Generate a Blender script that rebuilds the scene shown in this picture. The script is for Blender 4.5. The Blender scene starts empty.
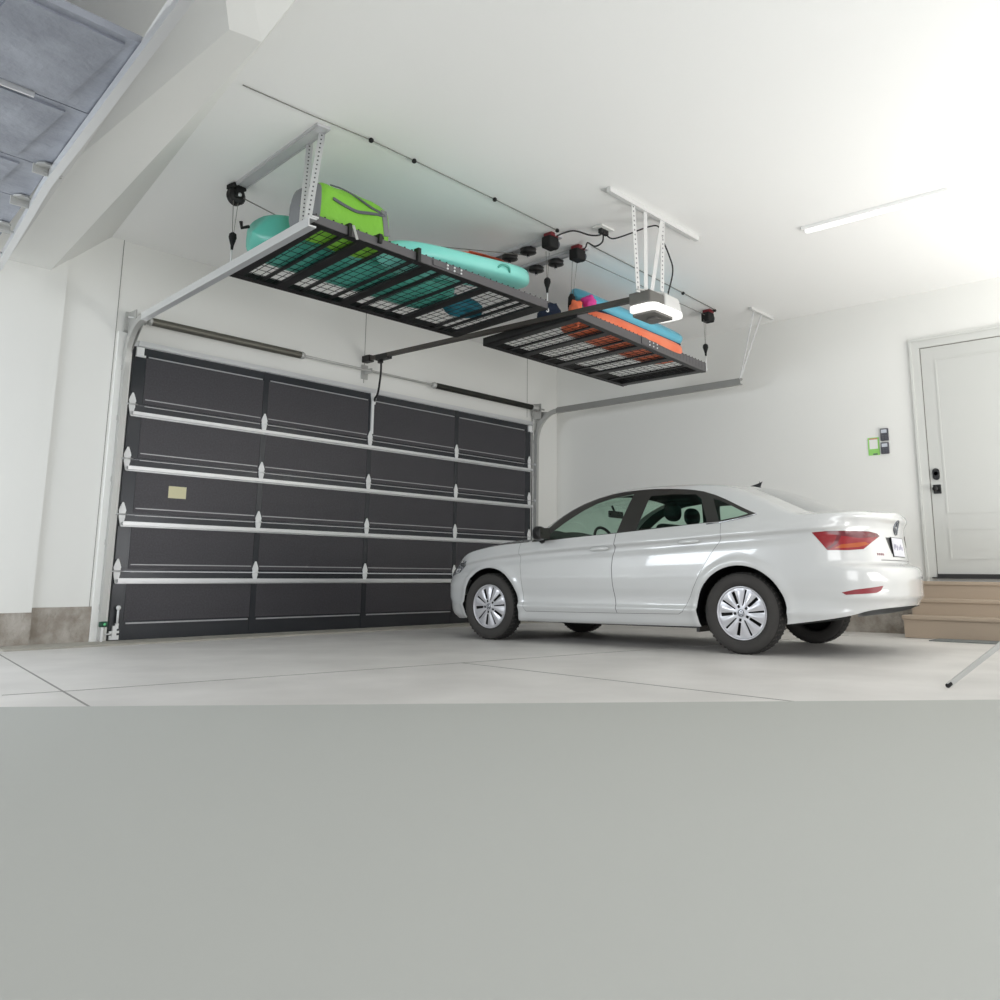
import bpy, bmesh, math, random
from mathutils import Vector, Matrix, noise
random.seed(7)
SC = bpy.context.scene
COL = SC.collection
PI = math.pi

# ------------------------------------------------------------------ materials
def lin(c):
    c = c / 255.0
    return c / 12.92 if c <= 0.04045 else ((c + 0.055) / 1.055) ** 2.4

def rgb(r, g, b):
    return (lin(r), lin(g), lin(b), 1.0)

def mat(name, col, rough=0.5, metal=0.0, bump=None, vary=None, emit=None, coat=0.0, spec=0.5, trans=0.0):
    m = bpy.data.materials.new(name)
    m.use_nodes = True
    nt = m.node_tree
    p = nt.nodes['Principled BSDF']
    p.inputs['Base Color'].default_value = col
    p.inputs['Roughness'].default_value = rough
    p.inputs['Metallic'].default_value = metal
    p.inputs['Specular IOR Level'].default_value = spec
    p.inputs['Coat Weight'].default_value = coat
    p.inputs['Coat Roughness'].default_value = 0.04
    p.inputs['Transmission Weight'].default_value = trans
    tc = nt.nodes.new('ShaderNodeTexCoord')
    if vary:                                   # (scale, colour2, detail)
        n = nt.nodes.new('ShaderNodeTexNoise')
        n.inputs['Scale'].default_value = vary[0]
        n.inputs['Detail'].default_value = vary[2] if len(vary) > 2 else 5
        nt.links.new(tc.outputs['Object'], n.inputs['Vector'])
        cr = nt.nodes.new('ShaderNodeValToRGB')
        cr.color_ramp.elements[0].position = 0.35
        cr.color_ramp.elements[1].position = 0.68
        cr.color_ramp.elements[0].color = col
        cr.color_ramp.elements[1].color = vary[1]
        nt.links.new(n.outputs['Fac'], cr.inputs['Fac'])
        nt.links.new(cr.outputs['Color'], p.inputs['Base Color'])
    if bump:                                   # (scale, strength, distance)
        n2 = nt.nodes.new('ShaderNodeTexNoise')
        n2.inputs['Scale'].default_value = bump[0]
        n2.inputs['Detail'].default_value = 4
        nt.links.new(tc.outputs['Object'], n2.inputs['Vector'])
        b = nt.nodes.new('ShaderNodeBump')
        b.inputs['Strength'].default_value = bump[1]
        b.inputs['Distance'].default_value = bump[2]
        nt.links.new(n2.outputs['Fac'], b.inputs['Height'])
        nt.links.new(b.outputs['Normal'], p.inputs['Normal'])
    if emit:
        p.inputs['Emission Color'].default_value = emit[0]
        p.inputs['Emission Strength'].default_value = emit[1]
    return m

def glass_mat(name, tint, gloss=0.12):
    m = bpy.data.materials.new(name)
    m.use_nodes = True
    nt = m.node_tree
    nt.nodes.clear()
    out = nt.nodes.new('ShaderNodeOutputMaterial')
    t = nt.nodes.new('ShaderNodeBsdfTransparent')
    t.inputs['Color'].default_value = tint
    g = nt.nodes.new('ShaderNodeBsdfGlossy')
    g.inputs['Roughness'].default_value = 0.03
    g.inputs['Color'].default_value = (0.9, 0.95, 0.92, 1)
    fac = nt.nodes.new('ShaderNodeLayerWeight')
    fac.inputs['Blend'].default_value = 0.5
    pw = nt.nodes.new('ShaderNodeMath'); pw.operation = 'POWER'; pw.inputs[1].default_value = 4.0
    nt.links.new(fac.outputs['Facing'], pw.inputs[0])
    lw = nt.nodes.new('ShaderNodeMath'); lw.operation = 'MULTIPLY_ADD'; lw.inputs[1].default_value = 0.75; lw.inputs[2].default_value = 0.035
    nt.links.new(pw.outputs[0], lw.inputs[0])
    mx = nt.nodes.new('ShaderNodeMixShader')
    nt.links.new(lw.outputs[0], mx.inputs['Fac'])
    nt.links.new(t.outputs['BSDF'], mx.inputs[1])
    nt.links.new(g.outputs['BSDF'], mx.inputs[2])
    nt.links.new(mx.outputs['Shader'], out.inputs['Surface'])
    return m

M = {}
M['wall'] = mat('wall_paint', rgb(236, 236, 232), 0.75, bump=(60, 0.08, 0.004))
M['ceiling'] = mat('ceiling_paint', rgb(246, 246, 244), 0.85, bump=(45, 0.1, 0.004))
M['casing'] = mat('casing_paint', rgb(208, 209, 205), 0.5)
M['entry'] = mat('entry_door_paint', rgb(202, 203, 199), 0.45)
M['gap'] = mat('threshold_dark', rgb(52, 52, 52), 0.8)
M['concrete'] = mat('old_concrete', rgb(150, 141, 130), 0.95, bump=(30, 0.6, 0.02), vary=(7, rgb(186, 180, 172), 8))
M['floor'] = mat('floor_concrete', rgb(203, 200, 196), 0.5, bump=(25, 0.05, 0.004), vary=(1.6, rgb(218, 215, 211), 8))
M['fill_strip'] = mat('border_fill_grey', rgb(174, 175, 170), 0.9)
M['joint'] = mat('floor_joint', rgb(140, 138, 134), 0.9)
M['sill'] = mat('door_sill_concrete', rgb(176, 172, 162), 0.85, vary=(5, rgb(160, 156, 146), 6))
M['panel'] = mat('garage_panel', rgb(64, 62, 66), 0.4, metal=0.3, bump=(90, 0.35, 0.004), vary=(60, rgb(74, 73, 78), 3))
M['panel_flat'] = mat('garage_panel_stile', rgb(56, 58, 62), 0.24, metal=0.3)
M['panel_edge'] = mat('garage_panel_rib', rgb(176, 176, 178), 0.35, metal=0.4)
M['channel'] = mat('channel_grey', rgb(196, 196, 198), 0.5)
M['bay_panel'] = mat('bay_door_steel', rgb(138, 142, 152), 0.42, metal=0.3, bump=(22, 0.3, 0.02), vary=(4, rgb(160, 164, 174), 5))
M['galv'] = mat('galvanised_steel', rgb(222, 223, 224), 0.34, metal=0.6)
M['galv_dull'] = mat('galvanised_dull', rgb(190, 190, 187), 0.45, metal=0.5)
M['rail_grey'] = mat('rail_grey', rgb(150, 150, 147), 0.45, metal=0.3)
M['white_steel'] = mat('white_steel', rgb(214, 214, 212), 0.5)
M['hinge'] = mat('hinge_steel', rgb(238, 239, 239), 0.4, metal=0.15)
M['spring'] = mat('spring_steel', rgb(118, 116, 108), 0.5, metal=0.7)
M['spring_dark'] = mat('spring_steel_dark', rgb(66, 66, 62), 0.5, metal=0.7)
M['black'] = mat('black_steel', rgb(18, 18, 18), 0.45)
M['wire'] = mat('black_wire', rgb(22, 24, 24), 0.5)
M['lit_beam'] = mat('rack_beam_lit', rgb(96, 94, 96), 0.45, metal=0.2)
M['rubber'] = mat('black_rubber', rgb(24, 24, 24), 0.85)
M['cord'] = mat('black_cord', rgb(40, 40, 40), 0.7)
M['cord_grey'] = mat('grey_cable', rgb(120, 118, 112), 0.6)
M['red'] = mat('red_plastic', rgb(120, 32, 40), 0.4)
M['teal'] = mat('teal_plastic', rgb(72, 160, 144), 0.35, vary=(2, rgb(84, 176, 158), 3))
M['teal_light'] = mat('light_teal_plastic', rgb(128, 218, 205), 0.35, vary=(2, rgb(146, 228, 216), 3))
M['blue'] = mat('blue_plastic', rgb(96, 180, 204), 0.4)
M['navy'] = mat('navy_fabric', rgb(28, 42, 66), 0.7)
M['orange'] = mat('orange_plastic', rgb(236, 112, 72), 0.4, vary=(3, rgb(244, 134, 96), 2))
M['pink'] = mat('pink_fabric', rgb(220, 60, 150), 0.6)
M['bag'] = mat('green_bag_fabric', rgb(126, 192, 58), 0.6, bump=(7, 0.5, 0.05))
M['bag_grey'] = mat('grey_bag_fabric', rgb(122, 124, 126), 0.7, bump=(9, 0.3, 0.03))
M['strap'] = mat('grey_strap', rgb(92, 94, 100), 0.7)
M['steps'] = mat('painted_step', rgb(176, 160, 142), 0.6)
M['doormat'] = mat('grey_doormat', rgb(120, 124, 122), 0.95, bump=(120, 0.5, 0.01))
M['lime'] = mat('green_sign', rgb(150, 214, 110), 0.5)
M['paper'] = mat('white_paper', rgb(236, 236, 232), 0.7)
M['cream'] = mat('cream_label', rgb(222, 216, 178), 0.6)
M['dark_grey'] = mat('dark_grey_plastic', rgb(70, 70, 78), 0.4)
M['screen'] = mat('grey_screen', rgb(196, 200, 208), 0.3)
M['lamp'] = mat('lamp_diffuser', rgb(250, 250, 246), 0.4, emit=((1, 0.99, 0.96, 1), 0.8))
M['lamp_dim'] = mat('ceiling_lamp_diffuser', rgb(250, 250, 250), 0.4, emit=((1, 1, 1, 1), 0.9))
M['opener'] = mat('opener_white', rgb(200, 200, 198), 0.4)
M['opener_dark'] = mat('opener_grey', rgb(96, 94, 90), 0.4)
M['paint'] = mat('white_car_paint', rgb(201, 202, 201), 0.25, coat=0.9)
M['car_black'] = mat('car_black_trim', rgb(20, 20, 21), 0.35)
M['pillar'] = mat('car_pillar_black', rgb(52, 50, 48), 0.3)
M['seam'] = mat('car_seam', rgb(96, 96, 96), 0.7)
M['glass'] = glass_mat('car_glass_green', (0.76, 0.90, 0.82, 1))
M['lamp_red'] = mat('tail_lamp_red', rgb(150, 20, 26), 0.08, coat=1.0)
M['lamp_red2'] = mat('tail_lamp_bright_red', rgb(136, 12, 24), 0.22, coat=0.15)
M['lamp_amber'] = mat('tail_lamp_amber', rgb(166, 76, 26), 0.22, coat=0.15)
M['lamp_dark'] = mat('tail_lamp_dark', rgb(98, 12, 26), 0.22, coat=0.25)
M['reflector'] = mat('bumper_reflector', rgb(132, 28, 40), 0.4)
M['headlamp'] = mat('headlamp_glass', rgb(58, 60, 62), 0.12, coat=1.0, vary=(22, rgb(150, 152, 156), 2))
M['tire'] = mat('tire_rubber', rgb(58, 56, 54), 0.8, bump=(60, 0.2, 0.004))
M['tread'] = mat('tire_tread', rgb(40, 39, 38), 0.9)
M['rim'] = mat('wheel_cover_silver', rgb(206, 206, 210), 0.3, metal=0.45)
M['rim_dark'] = mat('wheel_recess', rgb(24, 24, 25), 0.6)
M['interior'] = mat('car_interior_dark', rgb(28, 31, 30), 0.8)
M['interior2'] = mat('car_dash_grey', rgb(84, 84, 76), 0.8)
M['chrome'] = mat('chrome', rgb(190, 192, 196), 0.15, metal=0.9)
M['emblem'] = mat('grey_emblem', rgb(120, 124, 130), 0.25, metal=0.8)

# ------------------------------------------------------------------ mesh helpers
class MB:
    def __init__(self):
        self.bm = bmesh.new()

    def quadf(self, vs, mi=0):
        f = self.bm.faces.new([self.bm.verts.new(Vector(v)) for v in vs])
        f.material_index = mi
        return f

    def hexa(self, p, mi=0):
        """8 points: bottom 4 (ccw) then top 4"""
        v = [self.bm.verts.new(Vector(q)) for q in p]
        for idx in ((3, 2, 1, 0), (4, 5, 6, 7), (0, 1, 5, 4), (1, 2, 6, 5), (2, 3, 7, 6), (3, 0, 4, 7)):
            f = self.bm.faces.new([v[i] for i in idx])
            f.material_index = mi
        return self

    def box(self, x0, x1, y0, y1, z0, z1, mi=0):
        return self.hexa([(x0, y0, z0), (x1, y0, z0), (x1, y1, z0), (x0, y1, z0),
                          (x0, y0, z1), (x1, y0, z1), (x1, y1, z1), (x0, y1, z1)], mi)

    def bar(self, a, b, w, h, up=(0, 0, 1), mi=0):
        """rectangular bar from a to b, w across, h along 'up'"""
        a, b, up = Vector(a), Vector(b), Vector(up)
        d = (b - a).normalized()
        s = d.cross(up)
        if s.length < 1e-6:
            s = d.cross(Vector((1, 0, 0)))
        s.normalize()
        u = s.cross(d).normalized()
        s, u = s * w / 2, u * h / 2
        return self.hexa([a - s - u, a + s - u, b + s - u, b - s - u, a - s + u, a + s + u, b + s + u, b - s + u], mi)

    def tube(self, pts, r, n=8, mi=0, caps=True):
        pts = [Vector(p) for p in pts]
        rs = r if isinstance(r, (list, tuple)) else [r] * len(pts)
        rings = []
        ref = None
        for i, p in enumerate(pts):
            d = (pts[min(i + 1, len(pts) - 1)] - pts[max(i - 1, 0)])
            if d.length < 1e-9:
                d = Vector((0, 0, 1))
            d.normalize()
            if ref is None:
                ref = Vector((0, 0, 1)) if abs(d.z) < 0.9 else Vector((1, 0, 0))
            s = d.cross(ref).normalized()
            u = s.cross(d).normalized()
            ref = u
            rings.append([self.bm.verts.new(p + (s * math.cos(2 * PI * k / n) + u * math.sin(2 * PI * k / n)) * rs[i]) for k in range(n)])
        for i in range(len(rings) - 1):
            for k in range(n):
                f = self.bm.faces.new((rings[i][k], rings[i][(k + 1) % n], rings[i + 1][(k + 1) % n], rings[i + 1][k]))
                f.material_index = mi
                f.smooth = True
        if caps:
            for rg in (rings[0][::-1], rings[-1]):
                f = self.bm.faces.new(rg)
                f.material_index = mi
        return self

    def lathe(self, prof, n=32, c=(0, 0, 0), axis='y', mi=0, mis=None, closed=False, caps=True):
        """prof: (radius, offset along axis)"""
        c = Vector(c)
        rings = []
        for (r, o) in prof:
            ring = []
            for k in range(n):
                a = 2 * PI * k / n
                if axis == 'y':
                    v = Vector((r * math.cos(a), o, r * math.sin(a)))
                elif axis == 'z':
                    v = Vector((r * math.cos(a), r * math.sin(a), o))
                else:
                    v = Vector((o, r * math.cos(a), r * math.sin(a)))
                ring.append(self.bm.verts.new(c + v))
            rings.append(ring)
        m = len(rings)
        for i in range(m if closed else m - 1):
            for k in range(n):
                f = self.bm.faces.new((rings[i][k], rings[i][(k + 1) % n], rings[(i + 1) % m][(k + 1) % n], rings[(i + 1) % m][k]))
                f.material_index = mis[i] if mis else mi
                f.smooth = True
        if not closed and caps:
            for rg, q in ((rings[0], 0), (rings[-1], -1)):
                if prof[q][0] > 1e-4:
                    f = self.bm.faces.new(rg)
                    f.material_index = mi
        return self

    def prism(self, poly, o, ex, ey, ez, mi=0, bevel=0):
        """extrude 2D poly (in ex,ey) by vector ez from o"""
        o, ex, ey, ez = Vector(o), Vector(ex), Vector(ey), Vector(ez)
        a = [self.bm.verts.new(o + ex * p[0] + ey * p[1]) for p in poly]
        b = [self.bm.verts.new(o + ex * p[0] + ey * p[1] + ez) for p in poly]
        n = len(poly)
        fs = [self.bm.faces.new(a[::-1]), self.bm.faces.new(b)]
        for i in range(n):
            fs.append(self.bm.faces.new((a[i], a[(i + 1) % n], b[(i + 1) % n], b[i])))
        for f in fs:
            f.material_index = mi
        return self

    def grid(self, fn, nu, nv, mi=0, wrap=False, smooth=True):
        vs = [[self.bm.verts.new(Vector(fn(i / nu, j / nv))) for j in range(nv + (0 if wrap else 1))] for i in range(nu + 1)]
        nj = nv
        for i in range(nu):
            for j in range(nj):
                j2 = (j + 1) % nv if wrap else j + 1
                f = self.bm.faces.new((vs[i][j], vs[i + 1][j], vs[i + 1][j2], vs[i][j2]))
                f.material_index = mi
                f.smooth = smooth
        return self

    def bevel(self, w, seg=2):
        bmesh.ops.remove_doubles(self.bm, verts=self.bm.verts, dist=1e-5)
        bmesh.ops.bevel(self.bm, geom=list(self.bm.edges), offset=w, segments=seg, profile=0.5, affect='EDGES', clamp_overlap=True)
        return self

    def build(self, name, mats, parent=None, world=True, fixn=True, smooth_angle=None):
        if fixn:
            bmesh.ops.recalc_face_normals(self.bm, faces=self.bm.faces)
        if smooth_angle is not None:
            for f in self.bm.faces:
                f.smooth = True
            for e in self.bm.edges:
                if len(e.link_faces) == 2 and e.calc_face_angle(0) > smooth_angle:
                    e.smooth = False
        me = bpy.data.meshes.new(name)
        if parent is not None and world:
            self.bm.transform(WM[parent.name].inverted())
        self.bm.to_mesh(me)
        self.bm.free()
        o = bpy.data.objects.new(name, me)
        COL.objects.link(o)
        if not isinstance(mats, (list, tuple)):
            mats = [mats]
        for m in mats:
            me.materials.append(m)
        if parent is not None:
            o.parent = parent
            WM[o.name] = WM[parent.name].copy()
        else:
            WM[o.name] = Matrix.Identity(4)
        return o

WM = {}

def thing(name, label, cat, loc=(0, 0, 0), rot=None, group=None):
    e = bpy.data.objects.new(name, None)
    e.empty_display_size = 0.2
    COL.objects.link(e)
    m = Matrix.Translation(Vector(loc))
    if rot is not None:
        m = m @ rot
    e.matrix_world = m
    WM[e.name] = m.copy()
    tag(e, label, cat, group)
    return e

def tag(o, label, cat, group=None):
    o['label'] = label
    o['category'] = cat
    if group:
        o['group'] = group
    return o

def struct(o):
    o['kind'] = 'structure'
    return o

def own_origin(o):
    """move a single-mesh thing's origin to its base centre"""
    vs = [v.co for v in o.data.vertices]
    lo = Vector((min(v.x for v in vs), min(v.y for v in vs), min(v.z for v in vs)))
    hi = Vector((max(v.x for v in vs), max(v.y for v in vs), max(v.z for v in vs)))
    c = Vector(((lo.x + hi.x) / 2, (lo.y + hi.y) / 2, lo.z))
    o.data.transform(Matrix.Translation(-c))
    o.location = c
    WM[o.name] = Matrix.Translation(c)
    return o

def copy_tree(o, parent=None):
    c = o.copy()
    COL.objects.link(c)
    if parent is not None:
        c.parent = parent
    for ch in [k for k in bpy.data.objects if k.parent == o]:
        copy_tree(ch, c)
    return c

def interp(tab, x):
    if x <= tab[0][0]:
        return tab[0][1]
    for (a, b), (c, d) in zip(tab, tab[1:]):
        if x <= c:
            t = (x - a) / (c - a)
            return b + (d - b) * t
    return tab[-1][1]

def hermite(tab, x):
    """monotone-ish cubic through table"""
    n = len(tab)
    if x <= tab[0][0]:
        return tab[0][1]
    if x >= tab[-1][0]:
        return tab[-1][1]
    for i in range(n - 1):
        if x <= tab[i + 1][0]:
            break
    x0, y0 = tab[i]
    x1, y1 = tab[i + 1]
    h = x1 - x0
    def sl(k):
        if k <= 0:
            return (tab[1][1] - tab[0][1]) / (tab[1][0] - tab[0][0])
        if k >= n - 1:
            return (tab[-1][1] - tab[-2][1]) / (tab[-1][0] - tab[-2][0])
        a = (tab[k][1] - tab[k - 1][1]) / (tab[k][0] - tab[k - 1][0])
        b = (tab[k + 1][1] - tab[k][1]) / (tab[k + 1][0] - tab[k][0])
        if a * b <= 0:
            return 0
        return 2 * a * b / (a + b)
    t = (x - x0) / h
    m0, m1 = sl(i) * h, sl(i + 1) * h
    return (2*t**3-3*t*t+1)*y0 + (t**3-2*t*t+t)*m0 + (-2*t**3+3*t*t)*y1 + (t**3-t*t)*m1

def sstep(a, b, x):
    t = max(0.0, min(1.0, (x - a) / (b - a)))
    return t * t * (3 - 2 * t)

def rrect(x0, x1, y0, y1, r, n=6):
    out = []
    for cx_, cy_, a0_ in ((x1 - r, y1 - r, 0), (x0 + r, y1 - r, 90), (x0 + r, y0 + r, 180), (x1 - r, y0 + r, 270)):
        for k in range(n + 1):
            a = math.radians(a0_ + 90 * k / n)
            out.append((cx_ + r * math.cos(a), cy_ + r * math.sin(a)))
    return out

def catmull(pts, n=8):
    pts = [Vector(p) for p in pts]
    P = [pts[0] * 2 - pts[1]] + pts + [pts[-1] * 2 - pts[-2]]
    out = []
    for i in range(1, len(P) - 2):
        for k in range(n):
            t = k / n
            a, b, c, d = P[i - 1], P[i], P[i + 1], P[i + 2]
            out.append(0.5 * ((2 * b) + (c - a) * t + (2 * a - 5 * b + 4 * c - d) * t * t + (3 * b - a - 3 * c + d) * t ** 3))
    out.append(pts[-1])
    return out

# ------------------------------------------------------------------ the room
XW = 6.686      # right wall
ZC = 3.934      # ceiling
def fz(x, y):   # the slab falls gently towards the big door
    return -0.010 * y - 0.0077

def floor_slab(x0, x1, y0, y1, t0=0.0, th=0.12, mb=None, mi=0):
    mb = mb or MB()
    return mb.hexa([(x0, y0, fz(x0, y0) - th), (x1, y0, fz(x1, y0) - th), (x1, y1, fz(x1, y1) - th), (x0, y1, fz(x0, y1) - th),
                    (x0, y0, fz(x0, y0) + t0), (x1, y0, fz(x1, y0) + t0), (x1, y1, fz(x1, y1) + t0), (x0, y1, fz(x0, y1) + t0)], mi)

struct(floor_slab(-6.5, XW + 0.2, -12.5, 0.25).build('floor', M['floor']))
# flat grey sheet nearest the viewer, standing in for blank border padding
A, B = Vector((-2.044, -3.667, 0)), Vector((1.546, -7.162, 0))
dAB = (B - A).normalized()
nAB = Vector((dAB.y, -dAB.x, 0))
if nAB.y > 0:
    nAB = -nAB
A = A + nAB * 0.15
B = B + nAB * 0.15
q = [A - dAB * 1.6, B + dAB * 3.2, B + dAB * 3.2 + nAB * 4.6, A - dAB * 1.6 + nAB * 4.6]
mb = MB()
mb.hexa([(p.x, p.y, fz(p.x, p.y) - 0.004) for p in q] + [(p.x, p.y, fz(p.x, p.y) + 0.003) for p in q])
struct(mb.build('floor', M['fill_strip']))
# saw-cut joints
mb = MB()
def joint(a, b, w=0.012):
    a = Vector((a[0], a[1], fz(*a) + 0.0006)); b = Vector((b[0], b[1], fz(*b) + 0.0006))
    mb.bar(a, b, w, 0.002)
joint((-1.10, -0.60), (-1.80, -4.10))
joint((-1.94, -3.36), (-1.60, -3.44)); joint((-1.60, -3.44), (2.0, -4.02)); joint((2.0, -4.02), (6.0, -4.66))
joint((0.9, -3.85), (0.55, -7.2))
struct(mb.build('trim_5', M['joint']))
# raised concrete sill under the garage door
mb = MB()
mb.box(-1.0, 6.1, -0.42, 0.25, -0.06, 0.012)
struct(mb.build('trim_6', M['sill']))

# front wall with the double-door opening (x 0.0..6.06, z 0..2.93)
DL, DR, DH = -0.01, 6.07, 2.93
mb = MB()
mb.box(-0.69, DL - 0.10, 0, 0.25, 0.33, ZC)
mb.box(DL - 0.10, DR + 0.10, 0, 0.25, DH, ZC)
mb.box(DR + 0.10, XW, 0, 0.25, 0.0, ZC)
mb.box(-0.11, DL, 0.0, 0.25, -0.03, DH)
mb.box(DR, DR + 0.10, 0.0, 0.25, -0.03, DH)
struct(mb.build('wall_front', M['wall']))
mb = MB()
mb.box(-6.5, -0.69, -0.03, 0.25, 0.29, ZC)
struct(mb.build('wall_front', M['wall']))
# drywall seams beside and above the door
mb = MB()
mb.box(-0.188, -0.183, -0.004, 0.0, 0.33, ZC)
for xs in (2.88, 5.975):
    mb.box(xs - 0.0035, xs + 0.0035, -0.003, 0.0, DH + 0.06, ZC)
struct(mb.build('trim_1', M['joint']))
# concrete stem wall showing below the drywall
mb = MB()
mb.box(-0.69, -0.168, -0.012, 0.25, -0.06, 0.33)
mb.box(-6.5, -0.69, -0.045, 0.25, -0.08, 0.29)
struct(mb.build('baseboard_front', M['concrete']))
# painted door jamb strips
mb = MB()
mb.box(-0.166, -0.02, -0.035, 0.0, 0.0, ZC - 0.95)
mb.box(6.08, 6.17, -0.03, 0.0, 0.0, 3.0)
struct(mb.build('trim_2', M['wall']))
# right wall
mb = MB()
mb.box(XW, XW + 0.2, -12.5, 0.25, 0.34, ZC)
struct(mb.build('wall_right', M['wall']))
mb = MB()
mb.box(XW - 0.015, XW + 0.2, -5.30, 0.0, -0.06, 0.34)
struct(mb.build('baseboard_right', M['concrete']))
mb = MB()
mb.box(XW - 0.02, XW + 0.2, -12.5, -5.30, -0.06, 0.36)
struct(mb.build('baseboard_right', M['wall']))
mb = MB()
mb.box(-6.5, XW + 0.2, -12.5, 0.25, ZC, ZC + 0.15)
struct(mb.build('ceiling', M['ceiling']))
# dropped beam between the two bays: flat soffit, sloping right side, left side and near end slanted to tune their shading
mb = MB()
zb = 3.43
a0, a1 = (-0.84, 0.0), (-1.45, -4.634)       # soffit right edge
b0, b1 = (-1.52, 0.0), (-1.62, -4.60)        # soffit left edge
c0, c1 = (-0.31, 0.0), (-1.12, -4.40)        # where the sloping side meets the ceiling
v = [mb.bm.verts.new(p) for p in ((a0[0], a0[1], zb), (a1[0], a1[1], zb), (b0[0], b0[1], zb), (b1[0], b1[1], zb),
                                   (c0[0], c0[1], ZC), (-1.42, -5.9, ZC), (-2.5, b0[1], ZC), (-2.6, -5.9, ZC))]
for idx in ((0, 1, 3, 2), (0, 4, 5, 1), (2, 3, 7, 6), (1, 5, 7, 3), (0, 2, 6, 4), (4, 6, 7, 5)):
    mb.bm.faces.new([v[i] for i in idx])
struct(mb.build('trim_3', M['wall']))

# ------------------------------------------------------------------ entry door
Y0, Y1 = -5.43, -6.42        # door leaf, left edge to right edge (seen from inside)
ZD0, ZD1 = 0.70, 3.26
door = struct(MB().box(XW - 0.012, XW + 0.03, Y1, Y0, ZD0, ZD1).build('door_1', M['entry']))
mb = MB()
for (za, zb_) in ((ZD0 + 0.16, 1.20), (1.36, ZD1 - 0.14)):
    ya, yb = Y0 - 0.14, Y1 + 0.14
    for t, k in ((0.0, 0.0), (0.035, 0.006)):
        pass
    w = 0.018
    mb.box(XW - 0.017, XW - 0.0121, yb, ya, za, za + w); mb.box(XW - 0.017, XW - 0.0121, yb, ya, zb_ - w, zb_)
    mb.box(XW - 0.017, XW - 0.0121, ya - w, ya, za + w, zb_ - w); mb.box(XW - 0.017, XW - 0.0121, yb, yb + w, za + w, zb_ - w)
mb.build('door_panel_moulding', M['entry'], door)
mb = MB()      # dark gaps round the leaf and threshold
mb.box(XW - 0.013, XW + 0.01, Y0, Y0 + 0.008, ZD0, ZD1 + 0.008)
mb.box(XW - 0.013, XW + 0.01, Y1, Y0, ZD1, ZD1 + 0.008)
mb.build('weather_seal', M['cord_grey'], door)
mb = MB()
mb.box(XW - 0.10, XW, Y1 - 0.05, Y0 + 0.04, 0.655, 0.67)
mb.box(XW - 0.03, XW, Y1, Y0, 0.67, 0.705)
mb.build('threshold', M['gap'], door)
o = MB().prism(rrect(-5.530, -5.460, 1.738, 1.868, 0.0345), (XW - 0.035, 0, 0), (0, 1, 0), (0, 0, 1), (0.023, 0, 0)).build('deadbolt', M['black'], door)
MB().lathe([(0.022, 0), (0.022, 0.02), (0.012, 0.03), (0, 0.03)], 20, (XW - 0.035, -5.495, 1.81), 'x').build('thumb_turn', M['dark_grey'], o)
o = MB().box(XW - 0.03, XW - 0.012, -5.535, -5.455, 1.585, 1.685).bevel(0.004, 1).build('handle_plate', M['black'], door)
MB().tube([(XW - 0.03, -5.49, 1.635), (XW - 0.075, -5.49, 1.635)], 0.011).lathe([(0, -0.02), (0.026, -0.02), (0.03, 0), (0.02, 0.015), (0, 0.015)], 20, (XW - 0.075, -5.49, 1.635), 'x').build('door_knob', M['black'], o)
# casing
mb = MB()
cw = 0.11
for (ya, yb, za, zb_) in ((Y0 + 0.01, Y0 + 0.01 + cw, 0.62, ZD1 + 0.01 + cw), (Y1 - 0.01 - cw, Y1 - 0.01, 0.62, ZD1 + 0.01 + cw), (Y1 - 0.01, Y0 + 0.01, ZD1 + 0.01, ZD1 + 0.01 + cw)):
    mb.box(XW - 0.022, XW - 0.0005, min(ya, yb), max(ya, yb), za, zb_)
mb.box(XW - 0.034, XW - 0.0225, Y0 + 0.01 + cw - 0.025, Y0 + 0.01 + cw, 0.62, ZD1 + cw - 0.016)
mb.box(XW - 0.034, XW - 0.0225, Y1 - 0.01 - cw, Y0 + 0.01 + cw, ZD1 + cw - 0.015, ZD1 + 0.01 + cw)
struct(mb.build('trim_4', M['casing']))

# steps up to the door
st = thing('wooden_steps', 'three tan painted steps leading up to the white entry door', 'steps', (6.3, -6.0, fz(6.3, -6.0)))
def step(x0, ztop, zbot, yl, name='tread'):
    s = MB().box(x0, XW - 0.022, -7.0, yl, zbot, ztop - 0.04).build('riser', M['steps'], st)
    t = MB().box(x0 - 0.02, XW - 0.022, -7.0, yl + 0.015, ztop - 0.04, ztop).bevel(0.008, 2).build('tread', M['steps'], st)
step(5.98, 0.275, fz(6, -6) - 0.002, -5.26)
step(6.22, 0.445, 0.275, -5.275)
step(6.45, 0.625, 0.445, -5.30)
# doormat in front of the steps
tag(own_origin(MB().hexa([(5.50, -7.0, fz(0, -7)), (5.96, -7.0, fz(0, -7)), (5.96, -5.60, fz(0, -5.6)), (5.62, -5.60, fz(0, -5.6)),
                      (5.50, -7.0, fz(0, -7) + .01), (5.96, -7.0, fz(0, -7) + .01), (5.96, -5.60, fz(0, -5.6) + .01), (5.62, -5.60, fz(0, -5.6) + .01)]).build('doormat', M['doormat'])),
    'flat grey doormat on the floor in front of the tan steps', 'doormat')

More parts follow.
